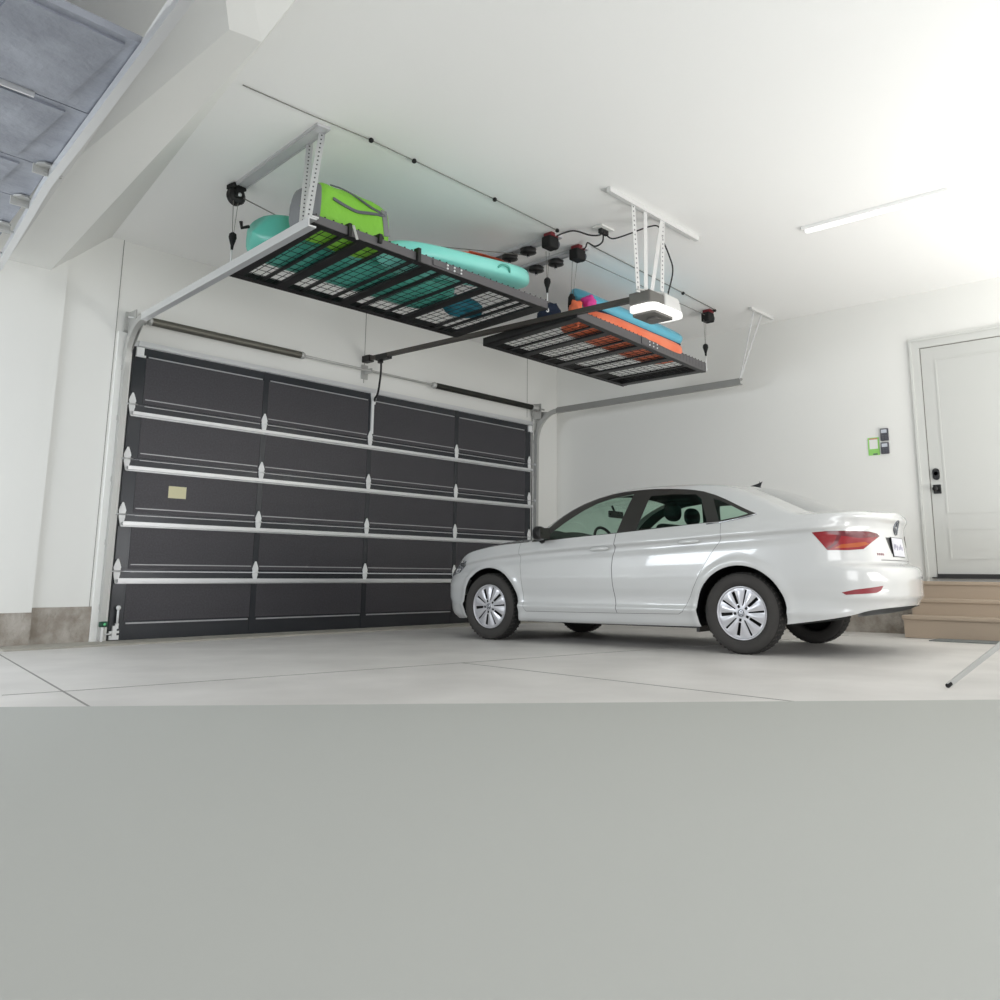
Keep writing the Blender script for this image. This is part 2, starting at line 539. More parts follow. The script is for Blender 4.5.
# wall controls and sign
def wall_ctrl(za, zb_, yc, label):
    t = thing('wall_control', label, 'wall control', (XW - 0.001, yc, za), group=None)
    MB().box(XW - 0.03, XW - 0.001, yc - 0.045, yc + 0.045, za, zb_).bevel(0.006, 2).build('housing', M['dark_grey'], t)
    MB().box(XW - 0.034, XW - 0.029, yc - 0.032, yc + 0.032, zb_ - 0.055, zb_ - 0.015).build('display', M['screen'], t)
    for i in range(3):
        for j in range(2):
            MB().box(XW - 0.034, XW - 0.029, yc - 0.028 + j * 0.034, yc - 0.008 + j * 0.034, za + 0.012 + i * 0.02, za + 0.024 + i * 0.02).build('button', M['strap'], t)
wall_ctrl(2.235, 2.38, -4.965, 'dark keypad control on the right wall, the upper of two')
wall_ctrl(2.08, 2.215, -4.962, 'dark keypad control on the right wall, the lower of two')
t = thing('safety_sign', 'small lime green framed notice on the wall left of the keypads', 'sign', (XW - 0.001, -4.83, 2.08))
MB().box(XW - 0.006, XW - 0.001, -4.895, -4.765, 2.075, 2.285).build('card', M['lime'], t)
MB().box(XW - 0.008, XW - 0.0061, -4.878, -4.782, 2.150, 2.262).build('notice_paper', M['paper'], t)
MB().box(XW - 0.0085, XW - 0.0061, -4.878, -4.782, 2.263, 2.275).build('red_stripe', mat('pale_red', rgb(214, 130, 110), 0.5), t)
MB().box(XW - 0.0085, XW - 0.006, -4.87, -4.82, 2.08, 2.095).build('caption_strip', M['strap'], t)

# ------------------------------------------------------------------ garage door (closed, double)
gd = thing('garage_door', 'wide dark charcoal sectional garage door, closed, with silver struts and hinges', 'garage door', (3.03, 0, 0))
H0, HS = 0.655, 0.541
ZB = [0.0, H0, H0 + HS, H0 + 2 * HS, H0 + 3 * HS, 2.87]
XQ = [0.0, 1.50, 2.985, 4.475, 6.03]
yF = -0.03     # inner face of the sections
for k in range(5):
    z0, z1 = ZB[k] + (0.0 if k == 0 else 0.003), ZB[k + 1] - 0.003
    s = MB()
    s.box(0.0, 6.03, yF, 0.02, z0, z1)
    sec = s.build('door_section', M['panel_flat'], gd)
    pz0 = z0 + (0.19 if k == 0 else 0.02)
    pz1 = z1 - (0.115 if k < 4 else 0.10)
    # textured insulation panels between the stiles
    p = MB()
    for c in range(4):
        p.box(XQ[c] + (0.13 if c == 0 else 0.035), XQ[c + 1] - (0.13 if c == 3 else 0.035), yF - 0.004, yF, pz0, pz1)
    p.build('insulation_panel', M['panel'], sec)
    r = MB()
    for c in range(4):
        x0, x1 = XQ[c] + (0.15 if c == 0 else 0.05), XQ[c + 1] - (0.15 if c == 3 else 0.05)
        if k == 0:
            r.box(x0, x1, yF - 0.008, yF, 0.160, 0.174)
        if k < 4:
            r.box(x0, x1, yF - 0.008, yF, z1 - 0.005, z1 + 0.003)
            r.box(x0, x1, yF - 0.007, yF, z1 + 0.063, z1 + 0.073)
        else:
            r.box(x0, x1, yF - 0.008, yF, z1 - 0.095, z1 - 0.083)
    r.build('panel_rib', M['panel_edge'], sec)
    v = MB()
    for c in (1, 2, 3):
        v.box(XQ[c] - 0.033, XQ[c] + 0.033, yF - 0.006, yF, z0, z1)
    v.build('stile', M['panel_flat'], sec)
def strut(z, x0=0.02, x1=6.03, h=0.05):
    m = MB()
    m.box(x0, x1, yF - 0.055, yF - 0.045, z, z + h * 0.62)
    m.box(x0, x1, yF - 0.05, yF - 0.004, z + h * 0.62 - 0.006, z + h * 0.62)
    m.box(x0, x1, yF - 0.05, yF - 0.004, z, z + 0.006)
    m.box(x0, x1, yF - 0.012, yF - 0.004, z - 0.012, z + h * 0.8)
    return m
for k in range(1, 5):
    strut(ZB[k] - 0.105).build('strut', M['galv'], gd)
m = MB(); m.box(0.03, 6.04, yF - 0.03, yF - 0.004, 2.87, 2.885); m.box(0.03, 6.04, yF - 0.034, yF - 0.026, 2.885, 2.925)
m.build('top_strut', M['galv'], gd)
def hinge_mb(x, z, end=False):
    m = MB()
    w, h = 0.036, 0.115
    top = [(-w * 0.8, 0.004), (w * 0.8, 0.004), (w, 0.035), (w * 0.75, 0.065), (w * 0.18, h), (-w * 0.18, h), (-w * 0.75, 0.065), (-w, 0.035)]
    bot = [(-w * 0.85, -0.004), (w * 0.85, -0.004), (w * 0.85, -0.03), (w * 0.3, -h), (-w * 0.3, -h), (-w * 0.85, -0.03)]
    m.prism(top, (x, yF - 0.008, z), (1, 0, 0), (0, 0, 1), (0, -0.008, 0))
    m.prism(bot[::-1], (x, yF - 0.008, z), (1, 0, 0), (0, 0, 1), (0, -0.008, 0))
    m.tube([(x - w, yF - 0.018, z), (x + w, yF - 0.018, z)], 0.008)
    return m
for k in range(1, 5):
    for c in range(5):
        x = XQ[c] + (0.022 if c == 0 else -0.045 if c == 4 else 0)
        hg = hinge_mb(x, ZB[k] + 0.002).build('hinge', M['hinge'], gd)
        if c in (0, 4):
            sx = -1 if c == 0 else 1
            rb = MB()
            rb.tube([(x - sx * 0.05, yF - 0.03, ZB[k]), (x + sx * 0.11, yF - 0.03, ZB[k])], 0.006)
            rb.lathe([(0, 0.0), (0.022, 0), (0.022, 0.016), (0, 0.016)], 14, (x + sx * 0.10, yF - 0.03, ZB[k]), 'x')
            rb.build('roller', M['galv'], hg)
for sx, x in ((-1, 0.045), (1, 5.985)):
    m = MB()
    m.box(x - 0.045, x + 0.045, yF - 0.02, yF - 0.002, 0.02, 0.06); m.box(x - 0.045, x + 0.045, yF - 0.02, yF - 0.002, 0.08, 0.10)
    m.box(x - 0.02, x + 0.02, yF - 0.025, yF - 0.002, 0.02, 0.15); m.box(x + 0.005, x + 0.035, yF - 0.022, yF - 0.002, 0.12, 0.17)
    m.tube([(x + sx * 0.03, yF - 0.03, 0.075), (x + sx * 0.10, yF - 0.03, 0.075)], 0.007)
    m.build('bottom_bracket', M['hinge'], gd)
    m = MB()
    m.box(x - 0.03, x + 0.045, yF - 0.03, yF - 0.002, 2.78, 2.86); m.box(x - 0.03, x + 0.07, yF - 0.02, yF - 0.002, 2.765, 2.785)
    m.build('top_bracket', M['hinge'], gd)
m = MB(); m.tube([(0.06, yF - 0.03, 0.17), (0.06, yF - 0.03, 0.30)], 0.011); m.lathe([(0, -.006), (0.022, -.006), (0.022, .006), (0, .006)], 14, (0.06, yF - 0.03, 0.315), 'y')
m.build('lift_handle', M['hinge'], gd)
m = MB(); m.box(2.985, 3.015, yF - 0.03, yF - 0.004, ZB[4] + 0.08, 2.87)
m.prism([(-0.015, 0), (0.03, 0), (0.05, 0.14), (-0.035, 0.14)], (3.0, yF - 0.032, 2.73), (1, 0, 0), (0, 0, 1), (0, 0.02, 0))
m.build('operator_bracket', M['hinge'], gd)
MB().box(0.468, 0.655, yF - 0.007, yF - 0.0035, 1.385, 1.505).build('warning_label', M['cream'], gd)
MB().box(-0.005, 6.035, yF, 0.02, -0.012, 0.004).build('bottom_seal', M['rubber'], gd)

# ------------------------------------------------------------------ tracks
def track(name, pts, label, r=0.03):
    t = thing(name, label, 'door track', pts[0])
    m = MB()
    P = [Vector(p) for p in pts]
    for a, b in zip(P, P[1:]):
        m.bar(a, b, 0.055, 0.06)
    return t, m
def rail_sweep(m, path, w, h, mi=0):
    """C-section rail: web + two lips along path"""
    P = [Vector(p) for p in path]
    rings = []
    for i, p in enumerate(P):
        d = (P[min(i + 1, len(P) - 1)] - P[max(i - 1, 0)]).normalized()
        side = Vector((1, 0, 0)) * (1 if True else 1)
        side = (side - d * side.dot(d)).normalized()
        u = side.cross(d).normalized()
        prof = [(-w / 2, h / 2), (-w / 2, -h / 2), (w / 2, -h / 2), (w / 2, -h / 2 + 0.012), (-w / 2 + 0.006, -h / 2 + 0.012), (-w / 2 + 0.006, h / 2 - 0.012), (w / 2, h / 2 - 0.012), (w / 2, h / 2)]
        rings.append([m.bm.verts.new(p + side * a + u * b) for a, b in prof])
    n = 8
    for i in range(len(rings) - 1):
        for k in range(n):
            f = m.bm.faces.new((rings[i][k], rings[i][(k + 1) % n], rings[i + 1][(k + 1) % n], rings[i + 1][k]))
            f.material_index = mi
    m.bm.faces.new(rings[0][::-1]); m.bm.faces.new(rings[-1])
def make_track(x0, xe, ye, ze, label, side, hm='galv'):
    t = thing('door_track', label, 'door track', (x0, -0.05, 0.02))
    m = MB(); rail_sweep(m, [(x0, -0.06, 0.03), (x0, -0.06, 1.3), (x0, -0.07, 2.62)], 0.05, 0.06)
    m.build('vertical_rail', M['galv_dull'], t)
    cen = []
    R_ = 0.40
    for k in range(13):
        a = (PI / 2) * k / 12
        cen.append((x0 + (xe - x0) * 0.12 * k / 12, -0.07 - R_ * (1 - math.cos(a)), 2.62 + R_ * math.sin(a) * (3.055 - 2.62) / R_))
    m = MB(); rail_sweep(m, cen, 0.05, 0.06); m.build('curved_rail', M['galv_dull'], t)
    m = MB(); rail_sweep(m, [cen[-1], (xe, ye, ze)], 0.06, 0.07)
    m.bar((cen[-1][0] + 0.02, cen[-1][1], cen[-1][2] + 0.045), (xe + 0.02, ye, ze + 0.045), 0.055, 0.012)
    m.build('horizontal_rail', M[hm], t)
    m = MB()
    m.box(x0 - 0.035, x0 + 0.035, -0.02, -0.002, 0.02, 3.0)
    for z in (0.3, 0.9, 1.5, 2.1, 2.6):
        m.box(x0 - 0.03, x0 + 0.03, -0.05, 0.0, z, z + 0.05)
    m.prism([(-0.02, 2.7), (-0.30, 3.02), (-0.30, 3.06), (-0.02, 3.10)], (x0 + side * 0.03, 0, 0), (0, 1, 0), (0, 0, 1), (0.006, 0, 0))
    m.build('wall_angle', M['galv_dull'], t)
    return t
trL = make_track(-0.085, -0.40, -3.62, 3.04, 'galvanised door track on the left side of the big garage door', 1)
trR = make_track(6.115, 6.15, -3.44, 3.07, 'galvanised door track on the right side of the big garage door', 1, 'rail_grey')
tg = thing('safety_sensor', 'small dark green door sensor on the left track near the floor', 'sensor', (-0.09, -0.12, 0.16))
MB().box(-0.13, -0.05, -0.13, -0.095, 0.145, 0.195).bevel(0.01, 2).build('sensor_housing', mat('sensor_green', rgb(30, 72, 56), 0.5), tg)
MB().lathe([(0.012, 0), (0.012, -0.008), (0, -0.008)], 12, (-0.085, -0.13, 0.17), 'y').build('sensor_lens', mat('sensor_lens', rgb(110, 220, 150), 0.2), tg)
MB().box(-0.10, -0.08, -0.10, -0.09, 0.0, 0.145).build('sensor_bracket', M['galv'], tg)

# torsion shaft and springs
def coil(x0, x1, r, mat_, parent, name='spring'):
    m = MB()
    n = int((x1 - x0) / 0.012)
    prof = []
    for i in range(n * 2 + 1):
        x = x0 + (x1 - x0) * i / (2 * n)
        prof.append((r if i % 2 else r * 0.88, x))
    m.lathe(prof, 16, (0, SY, SZ), 'x')
    return m.build(name, mat_, parent, fixn=True)
SY, SZ = -0.13, 3.125
ts = thing('torsion_spring_shaft', 'steel torsion shaft with two coil springs above the big garage door', 'garage door spring', (3.0, SY, SZ))
MB().tube([(-0.13, SY, SZ), (6.22, SY, SZ)], 0.0145, 12).build('shaft', M['galv_dull'], ts)
coil(0.10, 1.86, 0.042, M['spring'], ts)
coil(3.98, 5.95, 0.040, M['spring_dark'], ts)
for x in (1.88, 3.95, 0.09, 5.96):
    MB().lathe([(0.0, -0.025), (0.036, -0.025), (0.046, 0.0), (0.036, 0.025), (0, 0.025)], 16, (x, SY, SZ), 'x').build('winding_cone', M['galv_dull'], ts)
for x in (-0.08, 6.08):
    m = MB(); m.box(x - 0.006, x + 0.006, -0.19, -0.04, SZ - 0.16, SZ + 0.07); m.box(x - 0.04, x + 0.04, -0.045, -0.037, SZ - 0.12, SZ + 0.07)
    m.build('bearing_plate', M['galv_dull'], ts)
    m = MB(); m.lathe([(0, -0.03), (0.055, -0.03), (0.048, -0.02), (0.045, 0.02), (0.055, 0.03), (0, 0.03)], 20, (x + (0.09 if x < 0 else -0.06), SY, SZ), 'x')
    m.build('cable_drum', M['galv_dull'], ts)
m = MB(); m.box(2.83, 2.93, -0.016, -0.005, SZ - 0.09, SZ + 0.09); m.box(2.87, 2.885, -0.16, -0.016, SZ - 0.03, SZ + 0.03)
m.build('centre_bracket', M['galv_dull'], ts)

# ------------------------------------------------------------------ garage door opener
op = thing('garage_door_opener', 'ceiling hung garage door opener with lit white cover, grey rail and arm', 'garage door opener', (2.75, -4.4, 2.93))
hc = Vector((2.90, -4.30))
m = MB().hexa([(2.70, -4.50, 3.0), (3.0, -4.50, 3.0), (3.0, -4.26, 3.0), (2.70, -4.26, 3.0), (2.70, -4.50, 3.135), (2.93, -4.50, 3.135), (2.93, -4.26, 3.135), (2.70, -4.26, 3.135)]); m.bevel(0.02, 3).build('motor_housing', M['opener'], op)
m = MB().box(2.45, 2.695, -4.50, -4.28, 3.0, 3.105); m.bevel(0.012, 2).build('gear_housing', M['opener_dark'], op)
# lit U-shaped cover: outer rounded plate with a dark recess in the middle
m = MB().prism(rrect(2.47, 2.99, -4.53, -4.24, 0.08), (0, 0, 2.955), (1, 0, 0), (0, 1, 0), (0, 0, 0.04))
m.build('light_cover', M['lamp'], op)
m = MB().prism(rrect(2.58, 2.90, -4.46, -4.22, 0.03), (0, 0, 2.935), (1, 0, 0), (0, 1, 0), (0, 0, 0.03))
m.prism(rrect(2.70, 2.80, -4.40, -4.29, 0.03), (0, 0, 2.917), (1, 0, 0), (0, 1, 0), (0, 0, 0.03))
m.build('control_panel', M['opener_dark'], op)
rl = MB().bar((2.618, -4.29, 3.106), (2.880, -0.10, 3.285), 0.045, 0.05).build('rail', mat('rail_dark', rgb(74, 70, 66), 0.45, metal=0.3), op)
m = MB(); m.box(2.84, 2.92, -0.14, -0.0, 3.245, 3.325); m.build('header_bracket', M['black'], op)
m = MB(); m.box(2.83, 2.91, -0.50, -0.28, 3.225, 3.29); m.box(2.85, 2.89, -0.36, -0.30, 3.19, 3.24); m.build('trolley', M['black'], op)
m = MB(); m.tube(catmull([(2.875, -0.34, 3.21), (2.92, -0.28, 3.05), (2.985, -0.16, 2.86), (2.99, -0.10, 2.80)], 5), 0.013)
m.tube([(2.99, -0.10, 2.795), (3.02, yF - 0.03, 2.775)], 0.014)
m.build('door_arm', M['black'], op)
# perforated hanger straps
def strap(m, a, b, w=0.035, holes=True, up=(0, 1, 0)):
    a, b = Vector(a), Vector(b)
    m.bar(a, b, w, 0.004, up=up, mi=0)
    if holes:
        d = b - a
        n = int(d.length / 0.045)
        dn = d.normalized()
        for i in range(1, n):
            p = a + d * i / n
            m.bar(p - dn * 0.007, p + dn * 0.007, w * 0.22, 0.006, up=up, mi=1)
hg = thing('opener_hanger', 'white ceiling angle with perforated straps holding the garage door opener', 'hanger', (2.8, -4.38, ZC))
m = MB(); m.box(2.03, 3.50, -4.40, -4.36, ZC - 0.045, ZC - 0.001); m.box(2.03, 3.50, -4.36, -4.30, ZC - 0.007, ZC - 0.001)
m.build('ceiling_angle', M['white_steel'], hg)
for (a, b, h_) in (((2.405, -4.375, ZC - 0.01), (2.38, -4.43, 3.07), True), ((2.60, -4.375, ZC - 0.02), (2.47, -4.45, 3.09), False),
                   ((2.865, -4.385, ZC - 0.02), (2.56, -4.45, 3.11), False), ((2.88, -4.385, ZC - 0.02), (2.73, -4.45, 3.16), True)):
    m = MB(); strap(m, a, b, 0.04, h_, up=(0.35, 1, 0))
    m.build('strap', [M['white_steel'], M['dark_grey']], hg)
m = MB(); m.bar((2.36, -4.43, 3.09), (2.80, -4.45, 3.15), 0.03, 0.015); m.build('cross_strap', M['galv_dull'], hg)

# rear hangers of the door tracks
h2 = thing('track_hanger', 'pair of perforated steel straps hanging the left door track', 'hanger', (-0.15, -3.3, ZC))
for a, b in (((-0.15, -3.31, ZC), (-0.40, -3.56, 3.08)), ((-0.11, -3.09, ZC), (-0.37, -3.45, 3.08))):
    m = MB(); strap(m, a, b, 0.05, True, up=(0.6, 1, 0)); m.build('strap', [M['galv'], M['dark_grey']], h2)
h3 = thing('track_hanger', 'white ceiling angle with two struts hanging the right door track', 'hanger', (6.1, -3.7, ZC))
m = MB(); m.box(5.90, 6.50, -3.75, -3.71, ZC - 0.03, ZC - 0.001); m.build('ceiling_angle', M['white_steel'], h3)
for a in ((6.02, -3.72, ZC - 0.01), (6.22, -3.72, ZC - 0.02)):
    m = MB(); m.bar(a, (6.15, -3.42, 3.09), 0.03, 0.006, up=(0, 1, 0)); m.build('strap', M['galv'], h3)

# ------------------------------------------------------------------ ceiling lamp
cl = thing('ceiling_light', 'slim white linear light fixture on the ceiling at upper right', 'ceiling light', (3.98, -5.9, ZC))
m = MB().box(3.93, 4.04, -6.54, -5.25, ZC - 0.028, ZC - 0.001); m.build('housing', M['ceiling'], cl)
m = MB().box(3.955, 4.015, -6.52, -5.27, ZC - 0.05, ZC - 0.026); m.bevel(0.01, 2).build('diffuser', M['lamp_dim'], cl)

# ------------------------------------------------------------------ open door of the left bay, overhead
ob = thing('garage_door', 'pale steel sectional garage door of the left bay, raised overhead', 'garage door', (-3.2, -2.5, 3.1))
yj = [-0.35, -1.18, -1.70, -2.29, -2.90, -3.75, -4.60]
for k in range(6):
    ya, yb = yj[k] - 0.005, yj[k + 1] + 0.005
    xr0, xr1 = -1.56 - (abs(yj[k]) - 0.9) * 0.115, -1.56 - (abs(yj[k + 1]) - 0.9) * 0.115
    s = MB(); s.hexa([(-4.6, yb, 3.13), (xr1 - 0.06, yb, 3.13), (xr0 - 0.06, ya, 3.13), (-4.6, ya, 3.13), (-4.6, yb, 3.17), (xr1 - 0.06, yb, 3.17), (xr0 - 0.06, ya, 3.17), (-4.6, ya, 3.17)])
    sec = s.build('door_section', M['bay_panel'], ob)
    p = MB()
    for xa, xb in ((-2.35, -1.86), (-3.1, -2.4), (-3.9, -3.15)):
        p.box(xa - 0.1 * k * 0.5, xb - 0.1 * k * 0.5, yb + 0.05, ya - 0.05, 3.118, 3.13)
    p.build('raised_panel', M['bay_panel'], sec)
    e = MB(); e.box(-4.6, xr0 - 0.35, ya - 0.012, ya, 3.10, 3.13)
    e.build('section_lip', M['galv'], sec)
for k in range(1, 5):
    xr = -1.56 - (abs(yj[k]) - 0.9) * 0.115
    m = MB(); m.prism([(-0.05, 0), (0.05, 0), (0.05, 0.06), (0.02, 0.11), (-0.02, 0.11), (-0.05, 0.06)], (xr - 0.10, yj[k], 3.118), (1, 0, 0), (0, -0.75, -0.05), (0, 0, 0.012))
    m.box(xr - 0.16, xr - 0.04, yj[k] - 0.006, yj[k] + 0.006, 3.07, 3.13)
    h_ = m.build('hinge', M['galv_dull'], ob)
    MB().tube([(xr - 0.10, yj[k], 3.09), (xr + 0.01, yj[k], 3.09)], 0.008).build('roller', M['galv_dull'], h_)
t4 = thing('door_track', 'bright horizontal track beside the raised door of the left bay', 'door track', (-1.8, -2.8, 3.1))
m = MB(); rail_sweep(m, [(-1.44, -0.25, 3.075), (-1.514, -0.916, 3.085), (-1.82, -2.785, 3.09), (-1.954, -3.895, 3.09), (-2.098, -5.086, 3.09), (-2.2, -5.9, 3.09)], 0.05, 0.06)
m.build('horizontal_rail', M['galv'], t4)
for ya in (-5.4,):
    xa = -1.56 - (abs(ya) - 0.9) * 0.115
    MB().bar((xa, ya, 3.1), (xa, ya, ZC), 0.03, 0.004).build('rail_hanger', M['galv_dull'], t4)
m = MB(); m.bar((-1.50, -0.916, 3.13), (-2.10, -5.086, 3.13), 0.05, 0.05); m.build('stiffening_angle', M['white_steel'], t4)

# ------------------------------------------------------------------ storage racks
def rack(corners, zr, zt, wides, thins, label, dots):
    NL, NR, FR, FL = [Vector((c[0], c[1], 0)) for c in corners]
    def P(u, v, z):
        a = NL.lerp(NR, u); b = FL.lerp(FR, u)
        p = a.lerp(b, v)
        return Vector((p.x, p.y, z))
    c = P(0.5, 0.5, zr)
    t = thing('storage_rack', label, 'storage rack', c)
    def ztop(u):
        return zt[0] + (zt[1] - zt[0]) * u
    def zbot(u):
        return zr
    # near beam: tall face, its lit grey put into the colour, black flange underneath
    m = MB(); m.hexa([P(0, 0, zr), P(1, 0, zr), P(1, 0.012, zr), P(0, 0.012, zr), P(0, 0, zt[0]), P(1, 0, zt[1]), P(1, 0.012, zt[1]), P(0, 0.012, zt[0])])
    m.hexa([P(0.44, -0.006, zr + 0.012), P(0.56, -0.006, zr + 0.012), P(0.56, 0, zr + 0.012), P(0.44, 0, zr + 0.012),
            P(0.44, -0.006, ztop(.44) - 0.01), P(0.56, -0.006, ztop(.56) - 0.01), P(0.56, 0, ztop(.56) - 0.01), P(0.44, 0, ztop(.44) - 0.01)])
    nb = m.build('side_beam', M['lit_beam'], t)
    for u in dots:
        for k in (0.3, 0.7):
            p = P(u, -0.008, zr + (ztop(u) - zr) * k)
            MB().lathe([(0, -0.004), (0.009, -0.004), (0.009, 0.004), (0, 0.004)], 8, p, 'y').build('bolt', M['hinge'], nb)
    m = MB(); m.hexa([P(0, 0, zr - 0.004), P(1, 0, zr - 0.004), P(1, 0.05, zr - 0.004), P(0, 0.05, zr - 0.004), P(0, 0, zr), P(1, 0, zr), P(1, 0.05, zr), P(0, 0.05, zr)])
    m.build('beam_flange', M['black'], nb)
    m = MB()
    m.hexa([P(0, 0.95, zr - 0.004), P(1, 0.95, zr - 0.004), P(1, 1.0, zr - 0.004), P(0, 1.0, zr - 0.004), P(0, 0.95, zr), P(1, 0.95, zr), P(1, 1.0, zr), P(0, 1.0, zr)])
    m.hexa([P(0, 0.99, zr - 0.01), P(1, 0.99, zr - 0.01), P(1, 1.0, zr - 0.01), P(0, 1.0, zr - 0.01), P(0, 0.99, zt[0]), P(1, 0.99, zt[1]), P(1, 1.0, zt[1]), P(0, 1.0, zt[0])])
    m.build('side_beam', M['black'], t)
    for u in (0, 1):
        du = 0.045 if u == 0 else -0.045
        m = MB(); m.hexa([P(u, 0, zr), P(u + du * 0.1, 0, zr), P(u + du * 0.1, 1, zr), P(u, 1, zr), P(u, 0, ztop(u)), P(u + du * 0.1, 0, ztop(u)), P(u + du * 0.1, 1, ztop(u)), P(u, 1, ztop(u))])
        m.hexa([P(u, 0, zr), P(u + du, 0, zr), P(u + du, 1, zr), P(u, 1, zr), P(u, 0, zr + .004), P(u + du, 0, zr + .004), P(u + du, 1, zr + .004), P(u, 1, zr + .004)])
        m.build('end_beam', M['black'], t)
    for u in wides:
        m = MB(); w = 0.019
        m.hexa([P(u - w, 0.01, zr - 0.003), P(u + w, 0.01, zr - 0.003), P(u + w, 0.99, zr - 0.003), P(u - w, 0.99, zr - 0.003), P(u - w, 0.01, zr + 0.02), P(u + w, 0.01, zr + 0.02), P(u + w, 0.99, zr + 0.02), P(u - w, 0.99, zr + 0.02)])
        m.build('crossbar', M['black'], t)
    for u in thins:
        m = MB(); w = 0.006
        m.hexa([P(u - w, 0.01, zr + 0.006), P(u + w, 0.01, zr + 0.006), P(u + w, 0.99, zr + 0.006), P(u - w, 0.99, zr + 0.006), P(u - w, 0.01, zr + 0.024), P(u + w, 0.01, zr + 0.024), P(u + w, 0.99, zr + 0.024), P(u - w, 0.99, zr + 0.024)])
        m.build('support_rod', M['black'], t)
    # wire mesh deck with its wire ends hooked over the near beam
    m = MB()
    nu = 34
    for i in range(nu + 1):
        u = 0.01 + 0.98 * i / nu
        m.bar(P(u, 0.005, zr + 0.027), P(u, 0.995, zr + 0.027), 0.004, 0.004)
        m.bar(P(u, 0.004, zr + 0.027), P(u, 0.004, ztop(u) + 0.010), 0.009, 0.010, up=(0, 1, 0))
    nv = 13
    for j in range(1, nv):
        v = j / nv
        m.bar(P(0.0, v, zr + 0.031), P(1.0, v, zr + 0.031), 0.004, 0.004)
    m.build('wire_mesh_deck', M['wire'], t)
    return t, P

rk1, RP1 = rack([(-0.336, -3.529), (2.285, -3.494), (2.404, -2.159), (-0.171, -2.076)], 3.088, (3.15, 3.165),
     [0.185, 0.435, 0.70, 0.965], [0.02, 0.115, 0.265, 0.377, 0.505, 0.61, 0.853, 0.9],
     'black wire mesh storage rack hung over the garage door, holding the green bag', (0.50, 0.53, 0.56))
rk2, RP2 = rack([(2.659, -3.543), (5.454, -3.338), (5.458, -2.119), (2.808, -2.145)], 3.088, (3.165, 3.20),
     [0.025, 0.235, 0.47, 0.71, 0.975], [0.14, 0.37, 0.60, 0.86],
     'black wire mesh storage rack hung near the right wall, holding orange and blue boards', (0.50, 0.53, 0.56))
# the two tie straps on the first rack's beam
MB().box(-0.035, -0.01, -3.545, -3.49, 3.075, 3.175).build('tie_strap', M['black'], rk1)
MB().bar((0.0, -3.545, 3.165), (0.03, -3.56, 3.06), 0.022, 0.004, up=(0, 1, 0)).build('strap_tail', M['galv_dull'], rk1)
MB().box(0.245, 0.275, -3.545, -3.49, 3.11, 3.18).build('tie_strap', M['black'], rk1)
MB().box(0.635, 0.665, -3.545, -3.49, 3.07, 3.185).build('tie_strap', M['black'], rk1)

# ------------------------------------------------------------------ hoist hardware on the ceiling
def channel(x0, y0, x1, y1, label, w=0.11):
    t = MB().bar((x0, y0, ZC - 0.012), (x1, y1, ZC - 0.012), w, 0.022)
    t.bar((x0 - w * 0.42, y0, ZC - 0.027), (x1 - w * 0.42, y1, ZC - 0.027), 0.006, 0.012)
    t.bar((x0 + w * 0.42, y0, ZC - 0.027), (x1 + w * 0.42, y1, ZC - 0.027), 0.006, 0.012)
    o = t.build('ceiling_channel', M['channel'])
    return tag(own_origin(o), label, 'ceiling channel')
channel(-0.20, -3.40, -0.07, -1.90, 'pale steel channel on the ceiling above the green bag')
channel(2.56, -3.40, 2.60, -2.2, 'ceiling channel carrying the farther left row of hoist pulleys')
channel(2.98, -3.40, 3.04, -2.2, 'ceiling channel carrying the right row of hoist pulleys')

def pulley(c, label, rot=0.3):
    t = thing('ceiling_pulley', label, 'pulley', c, Matrix.Rotation(rot, 4, 'Z') @ Matrix.Diagonal((1.25, 1.25, 1.25, 1)))
    m = MB(); m.lathe([(0, -0.03), (0.045, -0.03), (0.065, -0.018), (0.058, -0.004), (0.058, 0.004), (0.065, 0.018), (0.045, 0.03), (0, 0.03)], 20, (0, 0, -0.075), 'y')
    m.build('wheel', M['black'], t, world=False)
    m = MB(); m.box(-0.05, 0.05, -0.042, 0.042, -0.03, 0.0); m.box(-0.03, 0.03, -0.042, -0.034, -0.10, -0.02); m.box(-0.03, 0.03, 0.034, 0.042, -0.10, -0.02)
    m.build('bracket', M['rubber'], t, world=False)
    m = MB(); m.lathe([(0, -0.047), (0.014, -0.047), (0.014, 0.047), (0, 0.047)], 10, (0, 0, -0.075), 'y')
    m.build('axle_bolt', M['galv'], t, world=False)
    return t
def row_pulley(c, label):
    t = thing('ceiling_pulley', label, 'pulley', c)
    MB().lathe([(0, -0.070), (0.055, -0.070), (0.084, -0.058), (0.078, -0.042), (0.078, -0.036), (0.084, -0.020), (0.055, -0.006), (0, -0.006)], 24, (0, 0, 0), 'z').build('wheel', M['black'], t, world=False)
    m = MB(); m.box(-0.02, 0.02, -0.05, 0.05, -0.016, 0.0); m.tube([(0, 0, -0.10), (0, 0, -0.01)], 0.014); m.build('bracket', M['rubber'], t, world=False)
    m = MB(); m.lathe([(0, -0.108), (0.012, -0.108), (0.012, -0.098), (0, -0.098)], 8, (0, 0, 0), 'z'); m.build('axle_bolt', M['galv'], t, world=False)
    return t
first = pulley((-0.10, -2.0, ZC - 0.012), 'black hoist pulley at the far end of the channel above the green bag', 0.1)
spots = [((2.58, -2.985), 'first black pulley behind the winch on the left hoist row'),
         ((2.59, -2.725), 'middle black pulley on the left hoist row'),
         ((2.575, -2.51), 'farthest black pulley on the left hoist row, behind the orange paddle'),
         ((3.02, -2.985), 'first black pulley behind the winch on the right hoist row'),
         ((3.03, -2.707), 'middle black pulley on the right hoist row'),
         ((3.025, -2.49), 'farthest black pulley on the right hoist row')]
rp = None
